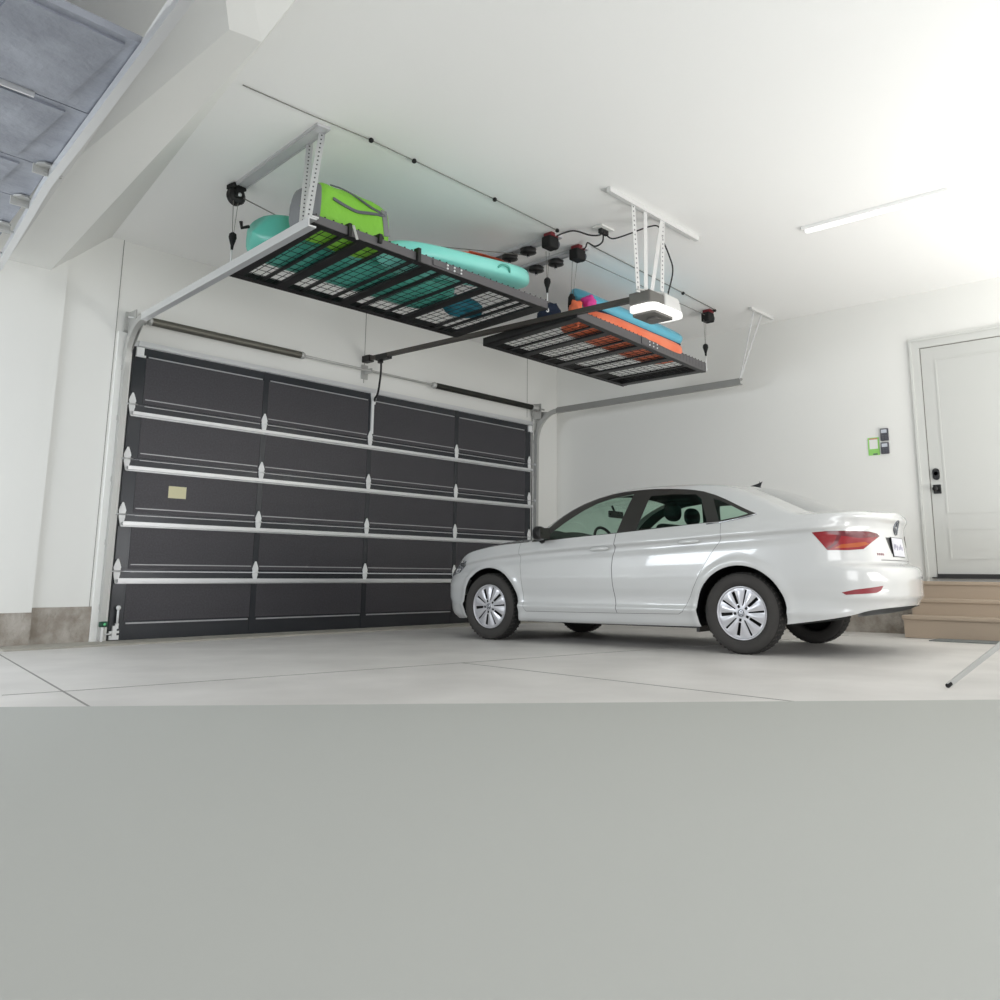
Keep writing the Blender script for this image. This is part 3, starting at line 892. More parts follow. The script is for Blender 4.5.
for (x, y), lab in spots:
    if rp is None:
        rp = row_pulley((x, y, ZC - 0.024), lab)
        c = rp
    else:
        c = copy_tree(rp)
        c.matrix_world = Matrix.Translation(Vector((x, y, ZC - 0.024)))
    c['label'] = lab
    c['group'] = 'pulleys in the two hoist rows'

def winch(c, label):
    t = thing('winch', label, 'winch', c)
    x, y, z = c
    m = MB().box(x - 0.07, x + 0.07, y - 0.055, y + 0.055, z - 0.15, z - 0.035); m.bevel(0.012, 2).build('drum_housing', M['rubber'], t)
    m = MB(); m.lathe([(0, -0.035), (0.05, -0.035), (0.05, 0.035), (0, 0.035)], 18, (x + 0.055, y, z - 0.09), 'x'); m.build('gear_cover', M['dark_grey'], t)
    m = MB().box(x - 0.05, x + 0.055, y - 0.058, y + 0.04, z - 0.036, z - 0.0); m.build('mounting_plate', M['red'], t)
    for k in range(3):
        a = 2 * PI * k / 3
        MB().lathe([(0, 0), (0.008, 0), (0.008, 0.006), (0, 0.006)], 8, (x + 0.09, y + 0.028 * math.cos(a), z - 0.09 + 0.028 * math.sin(a)), 'x').build('screw', M['galv'], t)
    return t
winch((2.50, -3.34, ZC - 0.002), 'black and red hoist winch at the near end of the left pulley row')
winch((2.93, -3.34, ZC - 0.002), 'black and red hoist winch at the near end of the right pulley row')
winch((5.68, -3.26, ZC - 0.002), 'black and red hoist winch on the ceiling by the right wall')

def cable(pts, r, label, mat_=None, name='ceiling_cable', cat='cable'):
    o = MB().tube(pts, r, 6).build(name, mat_ or M['cord_grey'])
    return tag(own_origin(o), label, cat)
def hook(x, y, z, zend, label):
    t = thing('hanging_hook', label, 'hook', (x, y, z))
    m = MB(); m.tube([(x, y, z + 0.045), (x, y, z + 0.03), (x, y, z), (x, y, z - 0.03), (x, y, z - 0.07), (x, y, z - 0.11)], [0.012, 0.03, 0.034, 0.026, 0.014, 0.010], 10)
    m.build('swivel_body', M['rubber'], t)
    m = MB(); m.tube([(x, y, z - 0.11), (x, y, zend)], 0.007, 6)
    m.tube(catmull([(x, y, zend + .02), (x + 0.02, y, zend), (x + 0.012, y, zend - 0.02), (x - 0.012, y, zend - 0.018)], 4), 0.006, 6)
    m.build('hook_end', M['hinge'], t)
def drop(x, y, ztop, zh, zend, lab):
    cable([(x - 0.02, y, ztop), (x - 0.004, y, zh + 0.03)], 0.0028, 'thin cable pair strand, outer, ' + lab)
    cable([(x + 0.03, y, ztop), (x + 0.006, y, zh + 0.03)], 0.0022, 'thin cable pair strand, inner, ' + lab)
    hook(x, y, zh, zend, 'black teardrop hoist hook ' + lab)
drop(-0.12, -2.03, 3.80, 3.44, 3.20, 'at the left end of the left rack')
drop(2.565, -3.25, 3.79, 3.48, 3.20, 'at the right near corner of the left rack')
drop(5.62, -3.25, 3.80, 3.445, 3.17, 'at the right near corner of the right rack')
t = thing('hanging_hook', 'black webbing hook hanging at the left near corner of the right rack', 'hook', (2.95, -3.25, 3.25))
m = MB(); m.tube([(2.95, -3.25, 3.455), (2.95, -3.25, 3.42), (2.94, -3.25, 3.32), (2.93, -3.25, 3.25)], [0.018, 0.036, 0.034, 0.02], 10); m.build('swivel_body', M['rubber'], t)
cable([(2.90, -3.30, 3.80), (2.94, -3.25, 3.43)], 0.0028, 'thin cable strand, outer, above the webbing hook of the right rack')
cable([(2.98, -3.30, 3.80), (2.97, -3.25, 3.43)], 0.0022, 'thin cable strand, inner, above the webbing hook of the right rack')
cable([(-0.05, -2.03, 3.82), (0.55, -2.05, 3.72), (1.3, -2.2, 3.80), (2.6, -2.9, 3.86)], 0.005, 'grey lifting cable running from the left pulley across above the teal board')
cable([(3.0, -3.32, 3.84), (5.62, -3.26, 3.86)], 0.004, 'grey lifting cable running from the right pulley row to the right winch')
cable([(-0.89, -3.434, ZC - 0.008), (-0.4, -3.46, ZC - 0.012), (0.16, -3.50, ZC - 0.012), (0.6, -3.50, ZC - 0.012), (1.55, -3.49, ZC - 0.012), (2.44, -3.47, ZC - 0.014)], 0.004, 'long thin cable along the ceiling above the left rack')
cable([(3.02, -3.476, ZC - 0.012), (4.0, -3.44, ZC - 0.012), (4.863, -3.402, ZC - 0.012), (5.69, -3.36, ZC - 0.012)], 0.005, 'long thin cable along the ceiling above the right rack')
clips = [((0.16, -3.505), 'above the green bag'), ((0.60, -3.50), 'right of the green bag, over the left rack'), ((1.55, -3.493), 'over the middle of the left rack'),
         ((2.45, -3.47), 'next to the left winch'), ((4.863, -3.402), 'over the middle of the right rack'), ((5.70, -3.35), 'next to the right winch')]
c0_ = None
for (x, y), lab in clips:
    if c0_ is None:
        mm = MB(); mm.lathe([(0, -0.012), (0.012, -0.012), (0.020, -0.004), (0.020, 0.010), (0.012, 0.02), (0, 0.02)], 12, (0, 0, 0), 'z')
        c0_ = mm.build('ceiling_cable_clip', M['rubber']); c = c0_
    else:
        c = c0_.copy(); COL.objects.link(c)
    c.location = (x, y, ZC - 0.02)
    tag(c, 'small black cable clip on the ceiling ' + lab, 'cable clip', 'cable clips on the ceiling')
# outlet and cords
ol = thing('ceiling_outlet', 'white ceiling power outlet with black plugs between the winches', 'outlet', (2.72, -3.82, ZC))
MB().box(2.62, 2.82, -3.88, -3.76, ZC - 0.02, ZC - 0.001).bevel(0.006, 2).build('cover_plate', M['paper'], ol)
for x in (2.68, 2.72, 2.76):
    MB().box(x - 0.015, x + 0.015, -3.84, -3.80, ZC - 0.065, ZC - 0.02).build('plug', M['cord'], ol)
zc_ = ZC - 0.03
cable(catmull([(2.68, -3.82, ZC - 0.06), (2.64, -3.83, ZC - 0.10), (2.58, -3.76, ZC - 0.10), (2.56, -3.60, ZC - 0.02), (2.54, -3.48, ZC - 0.015), (2.53, -3.38, ZC - 0.03)], 6), 0.008, 'black power cord from the ceiling outlet to the left winch', M['cord'], 'power_cord', 'cord')
cable(catmull([(2.72, -3.82, ZC - 0.06), (2.74, -3.79, ZC - 0.13), (2.80, -3.66, ZC - 0.12), (2.84, -3.54, ZC - 0.04), (2.94, -3.44, ZC - 0.03), (2.96, -3.38, ZC - 0.04)], 6), 0.008, 'black power cord from the ceiling outlet to the right winch', M['cord'], 'power_cord', 'cord')
cable(catmull([(2.76, -3.82, ZC - 0.06), (2.80, -3.88, ZC - 0.10), (2.84, -4.05, ZC - 0.08), (2.84, -4.25, ZC - 0.07), (2.84, -4.36, ZC - 0.10), (2.84, -4.40, 3.70), (2.92, -4.42, 3.55), (2.97, -4.42, 3.42), (2.86, -4.42, 3.14)], 6), 0.007, 'black power cord from the ceiling outlet down to the door opener', M['cord'], 'power_cord', 'cord')

# ------------------------------------------------------------------ boards, bag and gear on the racks
def board(name, L, W, T, mats, M4, nose=0.35, rocker=0.05, n=40, k=24, sq=3.2):
    """paddle board: pointed-oval outline, rounded rails"""
    def fn(u, v):
        t = 2 * u - 1
        w = W / 2 * (1 - abs(t) ** sq) ** 0.62 if abs(t) < 1 else 0
        w = max(w, 0.002)
        th = T / 2 * (1 - abs(t) ** max(5, sq * 3)) ** 0.5 if abs(t) < 1 else 0
        th = max(th, 0.001)
        a = 2 * PI * v
        ca, sa = math.cos(a), math.sin(a)
        y = w * (abs(ca) ** 0.75) * (1 if ca >= 0 else -1)
        z = th * (abs(sa) ** 0.55) * (1 if sa >= 0 else -1)
        return M4 @ Vector((t * L / 2, y, z + T / 2 + rocker * abs(t) ** 3))
    m = MB(); m.grid(fn, n, k, wrap=True)
    return m
zt_ = 3.088 + 0.035
def Mx(x, y, z, rz=0, ry=0, rx=0):
    return Matrix.Translation((x, y, z)) @ Matrix.Rotation(rz, 4, 'Z') @ Matrix.Rotation(ry, 4, 'Y') @ Matrix.Rotation(rx, 4, 'X')
t = thing('paddle_board', 'dark teal board lying along the far side of the left rack under the bag', 'paddle board', (0.75, -2.72, zt_))
board('hull', 2.06, 0.66, 0.30, None, Mx(0.74, -2.64, zt_, 0.0), rocker=0.0, sq=9.0).build('hull', M['teal'], t, smooth_angle=1.2)
m = MB(); m.tube([(-0.30, -2.60, zt_ + 0.20), (-0.36, -2.60, zt_ + 0.17), (-0.37, -2.60, zt_ + 0.22)], 0.014); m.build('grab_handle', M['rubber'], t)
t = thing('paddle_board', 'light teal board with rounded tip on the near side of the left rack', 'paddle board', (1.4, -3.15, zt_))
board('hull', 1.78, 0.50, 0.175, None, Mx(1.40, -3.21, zt_ + 0.10, 0.01, -0.112), rocker=0.0, sq=5.0).build('hull', M['teal_light'], t, smooth_angle=1.2)
m = MB(); m.tube(catmull([(1.64, -3.452, zt_ + 0.20), (1.68, -3.475, zt_ + 0.23), (1.76, -3.475, zt_ + 0.23), (1.80, -3.450, zt_ + 0.20)], 4), 0.010); m.build('carry_handle', M['teal'], t)
m = MB(); m.tube([(2.28, -3.10, zt_ + 0.30), (2.38, -3.08, zt_ + 0.33)], [0.010, 0.02]); m.build('tip_toggle', M['rubber'], t)
t = thing('kayak_paddle', 'orange paddle blade lying on top of the light teal board', 'paddle', (2.15, -2.9, 3.5))
m = MB(); m.grid(lambda u, v: Mx(2.05, -2.92, 3.655, 0.05, -0.10) @ Vector(((2*u-1)*0.26, (2*v-1)*0.07*(1-abs(2*u-1)**3)**0.5 if abs(2*u-1) < 1 else 0, 0.03*(1-(2*v-1)**2))), 16, 8)
bmesh.ops.solidify(m.bm, geom=list(m.bm.faces), thickness=0.02)
m.build('blade', M['orange'], t)
MB().tube([(1.84, -2.93, 3.645), (0.75, -2.80, 3.435)], 0.014, 8).build('shaft', M['orange'], t)
# bag: bulging duffel
t = thing('duffel_bag', 'lime green duffel bag with grey ends and straps on the left rack', 'bag', (0.10, -3.22, zt_))
BC = Vector((0.125, -3.21, zt_ + 0.2))
def bagp(u, v, grow=0.0):
    x = (2 * u - 1) * 0.385
    tt = abs(2 * u - 1)
    e = (1 - tt ** 12) ** 0.5 if tt < 1 else 0
    e = 0.02 + 0.98 * e
    a = 2 * PI * v
    ca, sa = math.cos(a), math.sin(a)
    yy = 0.205 * (abs(ca) ** 0.62) * (1 if ca > 0 else -1)
    zz = 0.195 * (abs(sa) ** 0.62) * (1 if sa > 0 else -1)
    zz = zz * (1.0 + 0.10 * (1 - abs(x * 2.2)) if sa > 0 else 1)
    nn = noise.noise(Vector((x * 5, ca * 1.6, sa * 1.6))) * 0.022 + noise.noise(Vector((x * 13, ca * 4, sa * 4))) * 0.010
    f = e * (1 + nn * 3.0) + grow
    p = Vector((x, yy * f, zz * f))
    return BC + Matrix.Rotation(0.06, 3, 'Z') @ p
m = MB(); m.grid(bagp, 60, 56, wrap=True)
for f in m.bm.faces:
    c = (Matrix.Rotation(-0.06, 3, 'Z') @ (f.calc_center_median() - BC))
    f.material_index = 1 if c.x < -0.33 else 0
bag = m.build('bag_body', [M['bag'], M['bag_grey']], t, smooth_angle=1.5)
def bstrap(uv, w=0.018, name='strap', mat_=None):
    m = MB()
    pts = [bagp(u, v, 0.035) for u, v in uv]
    pts = catmull(pts, 6)
    for a, b in zip(pts, pts[1:]):
        n = (a - BC); n.x = 0
        m.bar(a, b + (b - a) * 0.08, w * 2, 0.008, up=n)
    return m.build(name, mat_ or M['strap'], t)
bstrap([(0.22, 0.33), (0.36, 0.35), (0.50, 0.40), (0.66, 0.44), (0.84, 0.455)], 0.012)
bstrap([(0.18, 0.485), (0.32, 0.495), (0.48, 0.495), (0.66, 0.480), (0.84, 0.462)], 0.012)
bstrap([(0.84, 0.42), (0.84, 0.47), (0.88, 0.53)], 0.026, 'patch', M['bag_grey'])
bstrap([(0.80, 0.57), (0.84, 0.545)], 0.012, 'buckle', M['rubber'])
# right rack
t = thing('paddle_board', 'orange board lying on the right rack beneath the blue board', 'paddle board', (3.95, -3.1, zt_))
board('hull', 1.98, 0.60, 0.19, None, Mx(4.02, -3.15, zt_ + 0.005, 0.045), rocker=0.0, sq=9.0).build('hull', M['orange'], t, smooth_angle=1.2)
t = thing('paddle_board', 'sky blue board leaning on top of the orange board on the right rack', 'paddle board', (4.0, -3.0, zt_ + 0.2))
board('hull', 2.04, 0.60, 0.16, None, Mx(4.08, -3.13, zt_ + 0.285, 0.045, 0.0, 0.55), rocker=0.0, sq=5.0).build('hull', M['blue'], t, smooth_angle=1.2)
def ridge():
    pts = []
    for i in range(30):
        tt = -0.92 + 1.84 * i / 29
        w = 0.30 * (1 - abs(tt) ** 5.0) ** 0.62
        pts.append(Mx(4.08, -3.13, zt_ + 0.285, 0.045, 0.0, 0.55) @ Vector((tt * 1.02, -w + 0.004, 0.04)))
    return pts
MB().tube(ridge(), 0.012, 6).build('rail_tape', M['navy'], t)
def lump(name, c, r, mat_, label, seed, cat='gear'):
    m = MB()
    c = Vector(c)
    def fn(u, v):
        th, ph = PI * u, 2 * PI * v
        d = Vector((math.sin(th) * math.cos(ph), math.sin(th) * math.sin(ph), math.cos(th)))
        k = 1 + 0.3 * noise.noise(d * 1.6 + Vector((seed, 0, 0))) + 0.12 * noise.noise(d * 6 + Vector((seed, 3, 0)))
        return c + Vector((d.x * r[0] * k, d.y * r[1] * k, d.z * r[2] * k))
    m.grid(fn, 20, 28, wrap=True)
    bmesh.ops.remove_doubles(m.bm, verts=m.bm.verts, dist=1e-4)
    return tag(own_origin(m.build(name, mat_, smooth_angle=1.5)), label, cat)
lump('folded_jacket', (2.85, -3.05, zt_ + 0.12), (0.11, 0.12, 0.12), M['navy'], 'navy folded fabric gear on the right rack by its left corner', 1, 'clothing')
lump('life_vest', (2.95, -3.30, zt_ + 0.13), (0.07, 0.07, 0.13), M['orange'], 'orange fabric life vest bundle on the right rack beside the navy gear', 2, 'life vest')
lump('life_vest', (3.12, -3.34, zt_ + 0.265), (0.085, 0.07, 0.075), M['pink'], 'pink fabric life vest bundle on the right rack against the boards', 3, 'life vest')
lump('dry_bag', (2.02, -2.62, zt_ + 0.10), (0.22, 0.16, 0.10), mat('blue_teal_fabric', rgb(24, 110, 128), 0.6), 'crumpled dark blue bundle at the right end of the left rack', 5, 'bag')
t = tag(own_origin(MB().box(2.58, 2.70, -2.62, -2.3, zt_, zt_ + 0.01).build('paper_tag', M['cream'])), 'pale tag', 'tag') if False else None

# ------------------------------------------------------------------ light stand at the right edge
ls = thing('light_stand', 'grey metal light stand leg reaching into the picture at lower right', 'light stand', (2.62, -7.30, fz(2.6, -7.3)))
top = Vector((2.62, -7.30, 0.56))
MB().tube([(2.62, -7.30, 0.20), (2.62, -7.30, 2.3)], 0.016, 12).build('pole', M['galv_dull'], ls)
for k, foot in enumerate(((1.74, -6.86), (3.45, -6.95), (2.55, -8.1))):
    fp = Vector((foot[0], foot[1], fz(*foot) + 0.012))
    lg = MB().bar(fp, top, 0.012, 0.028).build('leg', M['galv_dull'], ls)
    d = (top - fp).normalized()
    MB().tube([fp - d * 0.005, fp + d * 0.025], 0.013, 10).build('rubber_foot', M['rubber'], lg)
MB().lathe([(0, -0.03), (0.035, -0.03), (0.035, 0.03), (0, 0.03)], 14, (2.62, -7.30, 0.56), 'z').build('collar', M['rubber'], ls)

# ------------------------------------------------------------------ the car
# local frame: origin on the ground under the rear axle, x forward, y left, z up
CARM = Matrix.Translation((3.8028, -4.9491, 0.0418)) @ Matrix.Rotation(1.6284, 4, 'Z') @ Matrix.Rotation(0.0100, 4, 'Y')
car = thing('car', 'white four-door sedan parked nose in towards the dark garage door', 'car', (0, 0, 0), CARM)
WB = 2.686
OUT = [(3.556, 0.0), (3.552, 0.2), (3.53, 0.4), (3.47, 0.58), (3.375, 0.70), (3.22, 0.79), (3.0, 0.85), (2.686, 0.885), (2.3, 0.895), (1.8, 0.9), (1.3, 0.902),
       (0.8, 0.902), (0.3, 0.9), (0.0, 0.9), (-0.35, 0.888), (-0.62, 0.866), (-0.82, 0.825), (-0.94, 0.745), (-1.025, 0.61), (-1.08, 0.42), (-1.11, 0.2), (-1.118, 0.0)]
oc = [Vector((p[0], p[1], 0)) for p in OUT]
oc = catmull([Vector((3.552, -0.2, 0))] + oc + [Vector((-1.11, -0.2, 0))], 10)[10:-10]
oc[0].y = 0
oc[-1].y = 0
acc = [0.0]
for a, b in zip(oc, oc[1:]):
    acc.append(acc[-1] + (b - a).length)
LEN = acc[-1]
def out_pt(s):
    s = max(0.0, min(LEN, s))
    lo, hi = 0, len(acc) - 1
    while hi - lo > 1:
        mid = (lo + hi) // 2
        if acc[mid] <= s:
            lo = mid
        else:
            hi = mid
    t = (s - acc[lo]) / max(1e-9, acc[hi] - acc[lo])
    return oc[lo].lerp(oc[hi], t)
def out_n(s):
    a, b = out_pt(s - 0.03), out_pt(s + 0.03)
    if s < 0.03:
        a = Vector((b.x, -b.y, 0))
    if s > LEN - 0.03:
        b = Vector((a.x, -a.y, 0))
    d = (b - a).normalized()
    return Vector((-d.y, d.x, 0)) * 1.0 if (-d.y * 1.0) * 0 == 0 and Vector((-d.y, d.x, 0)).dot(out_pt(s) - Vector((max(-0.4, min(2.9, out_pt(s).x)), 0, 0))) > 0 else Vector((d.y, -d.x, 0))
def s_of_x(x):
    lo, hi = 0.0, LEN
    for _ in range(30):
        m_ = (lo + hi) / 2
        if out_pt(m_).x > x:
            lo = m_
        else:
            hi = m_
    return (lo + hi) / 2
S_FR, S_RR = s_of_x(3.10), s_of_x(-0.60)      # where the bumpers start to wrap
Z_TOP = [(-1.14, 1.118), (-1.0, 1.118), (-0.8, 1.105), (-0.5, 1.10), (-0.25, 1.10), (-0.05, 1.088), (0.15, 1.072), (0.33, 1.062), (0.95, 1.02), (1.18, 1.005), (1.6, 0.983),
         (2.05, 0.955), (2.3, 0.945), (2.6, 0.925), (2.9, 0.885), (3.15, 0.83), (3.3, 0.785), (3.42, 0.735), (3.556, 0.69)]
Z_BOT = [(-1.14, 0.39), (-1.0, 0.365), (-0.87, 0.328), (-0.42, 0.255), (-0.3, 0.24), (0.3, 0.215), (0.4, 0.205), (2.3, 0.195), (2.4, 0.20), (3.05, 0.20), (3.3, 0.19), (3.556, 0.19)]
def ztop(s):
    return hermite(Z_TOP, out_pt(s).x)
def zbot(s):
    return hermite(Z_BOT, out_pt(s).x)
SHO = [(-1.14, 1.02), (-0.55, 0.985), (0.1, 0.955), (0.7, 0.925), (1.3, 0.90), (2.0, 0.865), (2.6, 0.82), (3.2, 0.74)]
def offs(s, z):
    x = out_pt(s).x
    # flank of the body
    side = hermite([(0.19, 0.075), (0.215, 0.045), (0.25, 0.032), (0.285, 0.024), (0.30, 0.018), (0.345, 0.002), (0.375, 0.022), (0.43, 0.024), (0.52, 0.010), (0.62, 0.004), (0.70, 0.006)], z)
    zs = interp(SHO, x)
    if z > 0.62:
        t = [(-0.32, 0.004), (-0.2, 0.008), (-0.11, 0.016), (-0.055, 0.032), (-0.022, 0.030), (-0.003, 0.001), (0.010, 0.002), (0.05, 0.016), (0.10, 0.032), (0.16, 0.062), (0.22, 0.10)]
        side = hermite(t, z - zs)
    # rear end
    rear = hermite([(0.25, 0.10), (0.34, 0.055), (0.42, 0.03), (0.44, 0.016), (0.46, 0.004), (0.52, 0.004), (0.60, 0.0), (0.66, 0.004), (0.695, 0.02), (0.715, 0.075), (0.73, 0.095), (0.80, 0.105), (0.92, 0.118), (0.98, 0.12), (1.04, 0.108), (1.085, 0.088), (1.12, 0.098)], z)
    front = hermite([(0.19, 0.10), (0.25, 0.04), (0.35, 0.012), (0.45, 0.0), (0.55, 0.006), (0.65, 0.03), (0.72, 0.07), (0.80, 0.12), (0.9, 0.18)], z)
    wr = sstep(S_RR, S_RR + 0.42, s)
    wf = sstep(S_FR, S_FR - 0.5, s) if False else 1 - sstep(S_FR - 0.35, S_FR + 0.15, s)
    o = side * (1 - wr) * (1 - wf) + rear * wr + front * wf
    # wheel arch lips
    for wx in (0.0, WB):
        r = math.hypot(x - wx, z - 0.326)
        if z < 0.85:
            o -= 0.014 * math.exp(-((r - 0.41) / 0.035) ** 2) * (1 - wf) * (1 - wr)
    return o
def skirt(s, z):
    p = out_pt(s)
    n = out_n(s)
    o = offs(s, z)
    q = p - n * o
    if q.y < 0:
        q.y = 0
    return Vector((q.x, q.y, z))

# flat (s, z) sheet: cut the openings there, then wrap it round the car
NS, NZ = 260, 64
def flat_sheet():
    bm = bmesh.new()
    vs = []
    for i in range(NS + 1):
        s = LEN * i / NS
        zb_, zt_c = zbot(s), ztop(s)
        vs.append([bm.verts.new((s, zb_ + (zt_c - zb_) * j / NZ, 0)) for j in range(NZ + 1)])
    for i in range(NS):
        for j in range(NZ):
            bm.faces.new((vs[i][j], vs[i][j + 1], vs[i + 1][j + 1], vs[i + 1][j]))
    return bm
def inside(poly, x, y):
    c = False
    n = len(poly)
    for i in range(n):
        x1, y1 = poly[i]; x2, y2 = poly[(i + 1) % n]
        if (y1 > y) != (y2 > y) and x < (x2 - x1) * (y - y1) / (y2 - y1) + x1:
            c = not c
    return c
def cut_poly(bm, poly, a0, a1, filt=None):
    """cut the sheet along the polygon's edges (projected on axes a0, a1)"""
    n = len(poly)
    for i in range(n):
        p, q = poly[i], poly[(i + 1) % n]
        lo0, hi0 = min(p[0], q[0]) - 0.002, max(p[0], q[0]) + 0.002
        lo1, hi1 = min(p[1], q[1]) - 0.002, max(p[1], q[1]) + 0.002
        fs = []
        for f in bm.faces:
            c0 = [v.co[a0] for v in f.verts]; c1 = [v.co[a1] for v in f.verts]
            if max(c0) >= lo0 and min(c0) <= hi0 and max(c1) >= lo1 and min(c1) <= hi1 and (filt is None or filt(f)):
                fs.append(f)
        if not fs:
            continue
        es = set(e for f in fs for e in f.edges); vv = set(v for f in fs for v in f.verts)
        co = Vector((0, 0, 0)); co[a0] = p[0]; co[a1] = p[1]
        no = Vector((0, 0, 0)); no[a0] = -(q[1] - p[1]); no[a1] = q[0] - p[0]
        if no.length < 1e-7:
            continue
        bmesh.ops.bisect_plane(bm, geom=list(fs) + list(es) + list(vv), dist=1e-5, plane_co=co, plane_no=no.normalized())
def mark(bm, poly, a0, a1, idx, only=None, filt=None):
    for f in bm.faces:
        if only is not None and f.material_index not in only:
            continue
        if filt and not filt(f):
            continue
        c = f.calc_center_median()
        if inside(poly, c[a0], c[a1]):
            f.material_index = idx
def inset(poly, d):
    """offset a polygon inwards by d"""
    n = len(poly)
    area_ = sum(poly[i][0] * poly[(i + 1) % n][1] - poly[(i + 1) % n][0] * poly[i][1] for i in range(n))
    sg = 1 if area_ > 0 else -1
    out = []
    for i in range(n):
        p0, p1, p2 = Vector(poly[i - 1]), Vector(poly[i]), Vector(poly[(i + 1) % n])
        d1, d2 = (p1 - p0).normalized(), (p2 - p1).normalized()
        n1, n2 = Vector((-d1.y, d1.x)) * sg, Vector((-d2.y, d2.x)) * sg
        b = (n1 + n2)
        b = b.normalized() if b.length > 1e-6 else n1
        k = d / max(0.3, b.dot(n1))
        out.append(tuple(p1 + b * k))
    return out
def X2S(poly):
    return [(s_of_x(p[0]), p[1]) for p in poly]
Z_BODY, Z_ARCH, Z_FD, Z_RD, Z_SEAM, Z_TL, Z_TL2, Z_TLA, Z_TLD, Z_REF, Z_HL, Z_DARK = range(12)
sheet = flat_sheet()
# wheel arches
arch = {}
for wx in (0.0, WB):
    poly = []
    for k in range(41):
        a = -0.35 + (PI + 0.70) * k / 40
        poly.append((wx + 0.385 * math.cos(a), 0.33 + 0.378 * math.sin(a)))
    poly += [(wx - 0.385 * math.cos(-0.35), 0.10), (wx + 0.385 * math.cos(-0.35), 0.10)]
    sp = X2S(poly)
    cut_poly(sheet, sp, 0, 1)
    mark(sheet, sp, 0, 1, Z_ARCH)
FD = [(2.275, 0.99), (2.294, 0.90), (2.285, 0.75), (2.262, 0.60), (2.245, 0.45), (2.235, 0.33), (2.215, 0.288), (1.172, 0.296), (1.185, 0.38), (1.208, 0.55), (1.216, 0.70), (1.205, 0.80), (1.182, 0.89), (1.172, 1.03)]
RD = [(1.172, 1.03), (1.182, 0.89), (1.205, 0.80), (1.216, 0.70), (1.208, 0.55), (1.185, 0.38), (1.172, 0.296), (0.56, 0.303), (0.515, 0.325), (0.44, 0.46), (0.34, 0.65), (0.24, 0.80), (0.165, 0.90), (0.138, 0.945), (0.15, 1.10)]
for P_, zi in ((FD, Z_FD), (RD, Z_RD)):
    sp = X2S(P_); si = inset(sp, 0.0035)
    cut_poly(sheet, sp, 0, 1); cut_poly(sheet, si, 0, 1)
    mark(sheet, sp, 0, 1, Z_SEAM, only=(Z_BODY,)); mark(sheet, si, 0, 1, zi, only=(Z_BODY, Z_SEAM))
# tail lamp: flank part by x, then round the corner by arc length
sL = s_of_x(-0.605); sE = LEN - 0.40
TLp = [(sL, 0.957), (s_of_x(-0.665), 0.885), (s_of_x(-0.715), 0.818), (sL + 0.30, 0.818), (sE - 0.26, 0.828), (sE - 0.12, 0.885), (sE + 0.02, 0.935), (sE - 0.02, 0.955), (sE - 0.15, 0.968), (sL + 0.30, 0.968), (sL + 0.12, 0.966)]
cut_poly(sheet, TLp, 0, 1); mark(sheet, TLp, 0, 1, Z_TL, only=(Z_BODY,))
am = [(sL + 0.16, 0.832), (sL + 0.42, 0.842), (sE - 0.16, 0.868), (sE - 0.22, 0.885), (sL + 0.22, 0.862)]
cut_poly(sheet, am, 0, 1); mark(sheet, am, 0, 1, Z_TLA, only=(Z_TL,))
dk = [(sL + 0.12, 0.966), (sL + 0.20, 0.93), (sL + 0.45, 0.912), (sE + 0.0, 0.928), (sE + 0.02, 0.935), (sE - 0.02, 0.955), (sE - 0.15, 0.968), (sL + 0.30, 0.968)]
cut_poly(sheet, dk, 0, 1); mark(sheet, dk, 0, 1, Z_TLD, only=(Z_TL,))
d2 = [(sL + 0.10, 0.963), (sL + 0.19, 0.93), (sL + 0.16, 0.87), (sL + 0.10, 0.83), (sL + 0.125, 0.822), (sL + 0.19, 0.87), (sL + 0.23, 0.93), (sL + 0.15, 0.966)]
cut_poly(sheet, d2, 0, 1); mark(sheet, d2, 0, 1, Z_TLD, only=(Z_TL, Z_TLA))
# bumper reflector
sR = s_of_x(-0.80)
rf = [(sR, 0.498), (sR + 0.10, 0.520), (sR + 0.36, 0.548), (sR + 0.33, 0.512), (sR + 0.28, 0.495), (sR + 0.03, 0.480)]
cut_poly(sheet, rf, 0, 1); mark(sheet, rf, 0, 1, Z_REF, only=(Z_BODY,))
# boot-lid shut line
ll = [(sE - 0.02, 0.75), (LEN + 0.01, 0.75), (LEN + 0.01, 0.743), (sE - 0.02, 0.743)]
cut_poly(sheet, ll, 0, 1); mark(sheet, ll, 0, 1, Z_SEAM, only=(Z_BODY,))
# fuel flap free, headlamp
sH = s_of_x(3.02)
hl = [(sH, 0.775), (sH - 0.10, 0.788), (sH - 0.30, 0.752), (sH - 0.62, 0.70), (sH - 0.60, 0.635), (sH - 0.33, 0.625), (sH - 0.17, 0.66)]
cut_poly(sheet, hl, 0, 1); mark(sheet, hl, 0, 1, Z_HL, only=(Z_BODY,))
gr = [(0 - 0.01, 0.68), (sH - 0.63, 0.69), (sH - 0.63, 0.63), (-0.01, 0.56)]
cut_poly(sheet, gr, 0, 1); mark(sheet, gr, 0, 1, Z_DARK, only=(Z_BODY,))
gl = [(-0.01, 0.42), (sH - 0.42, 0.42), (sH - 0.32, 0.36), (sH - 0.38, 0.26), (-0.01, 0.24)]
cut_poly(sheet, gl, 0, 1); mark(sheet, gl, 0, 1, Z_DARK, only=(Z_BODY,))
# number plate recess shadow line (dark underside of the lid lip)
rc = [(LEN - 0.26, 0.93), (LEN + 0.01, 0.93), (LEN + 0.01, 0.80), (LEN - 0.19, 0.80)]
cut_poly(sheet, rc, 0, 1); mark(sheet, rc, 0, 1, Z_DARK, only=(Z_BODY,))
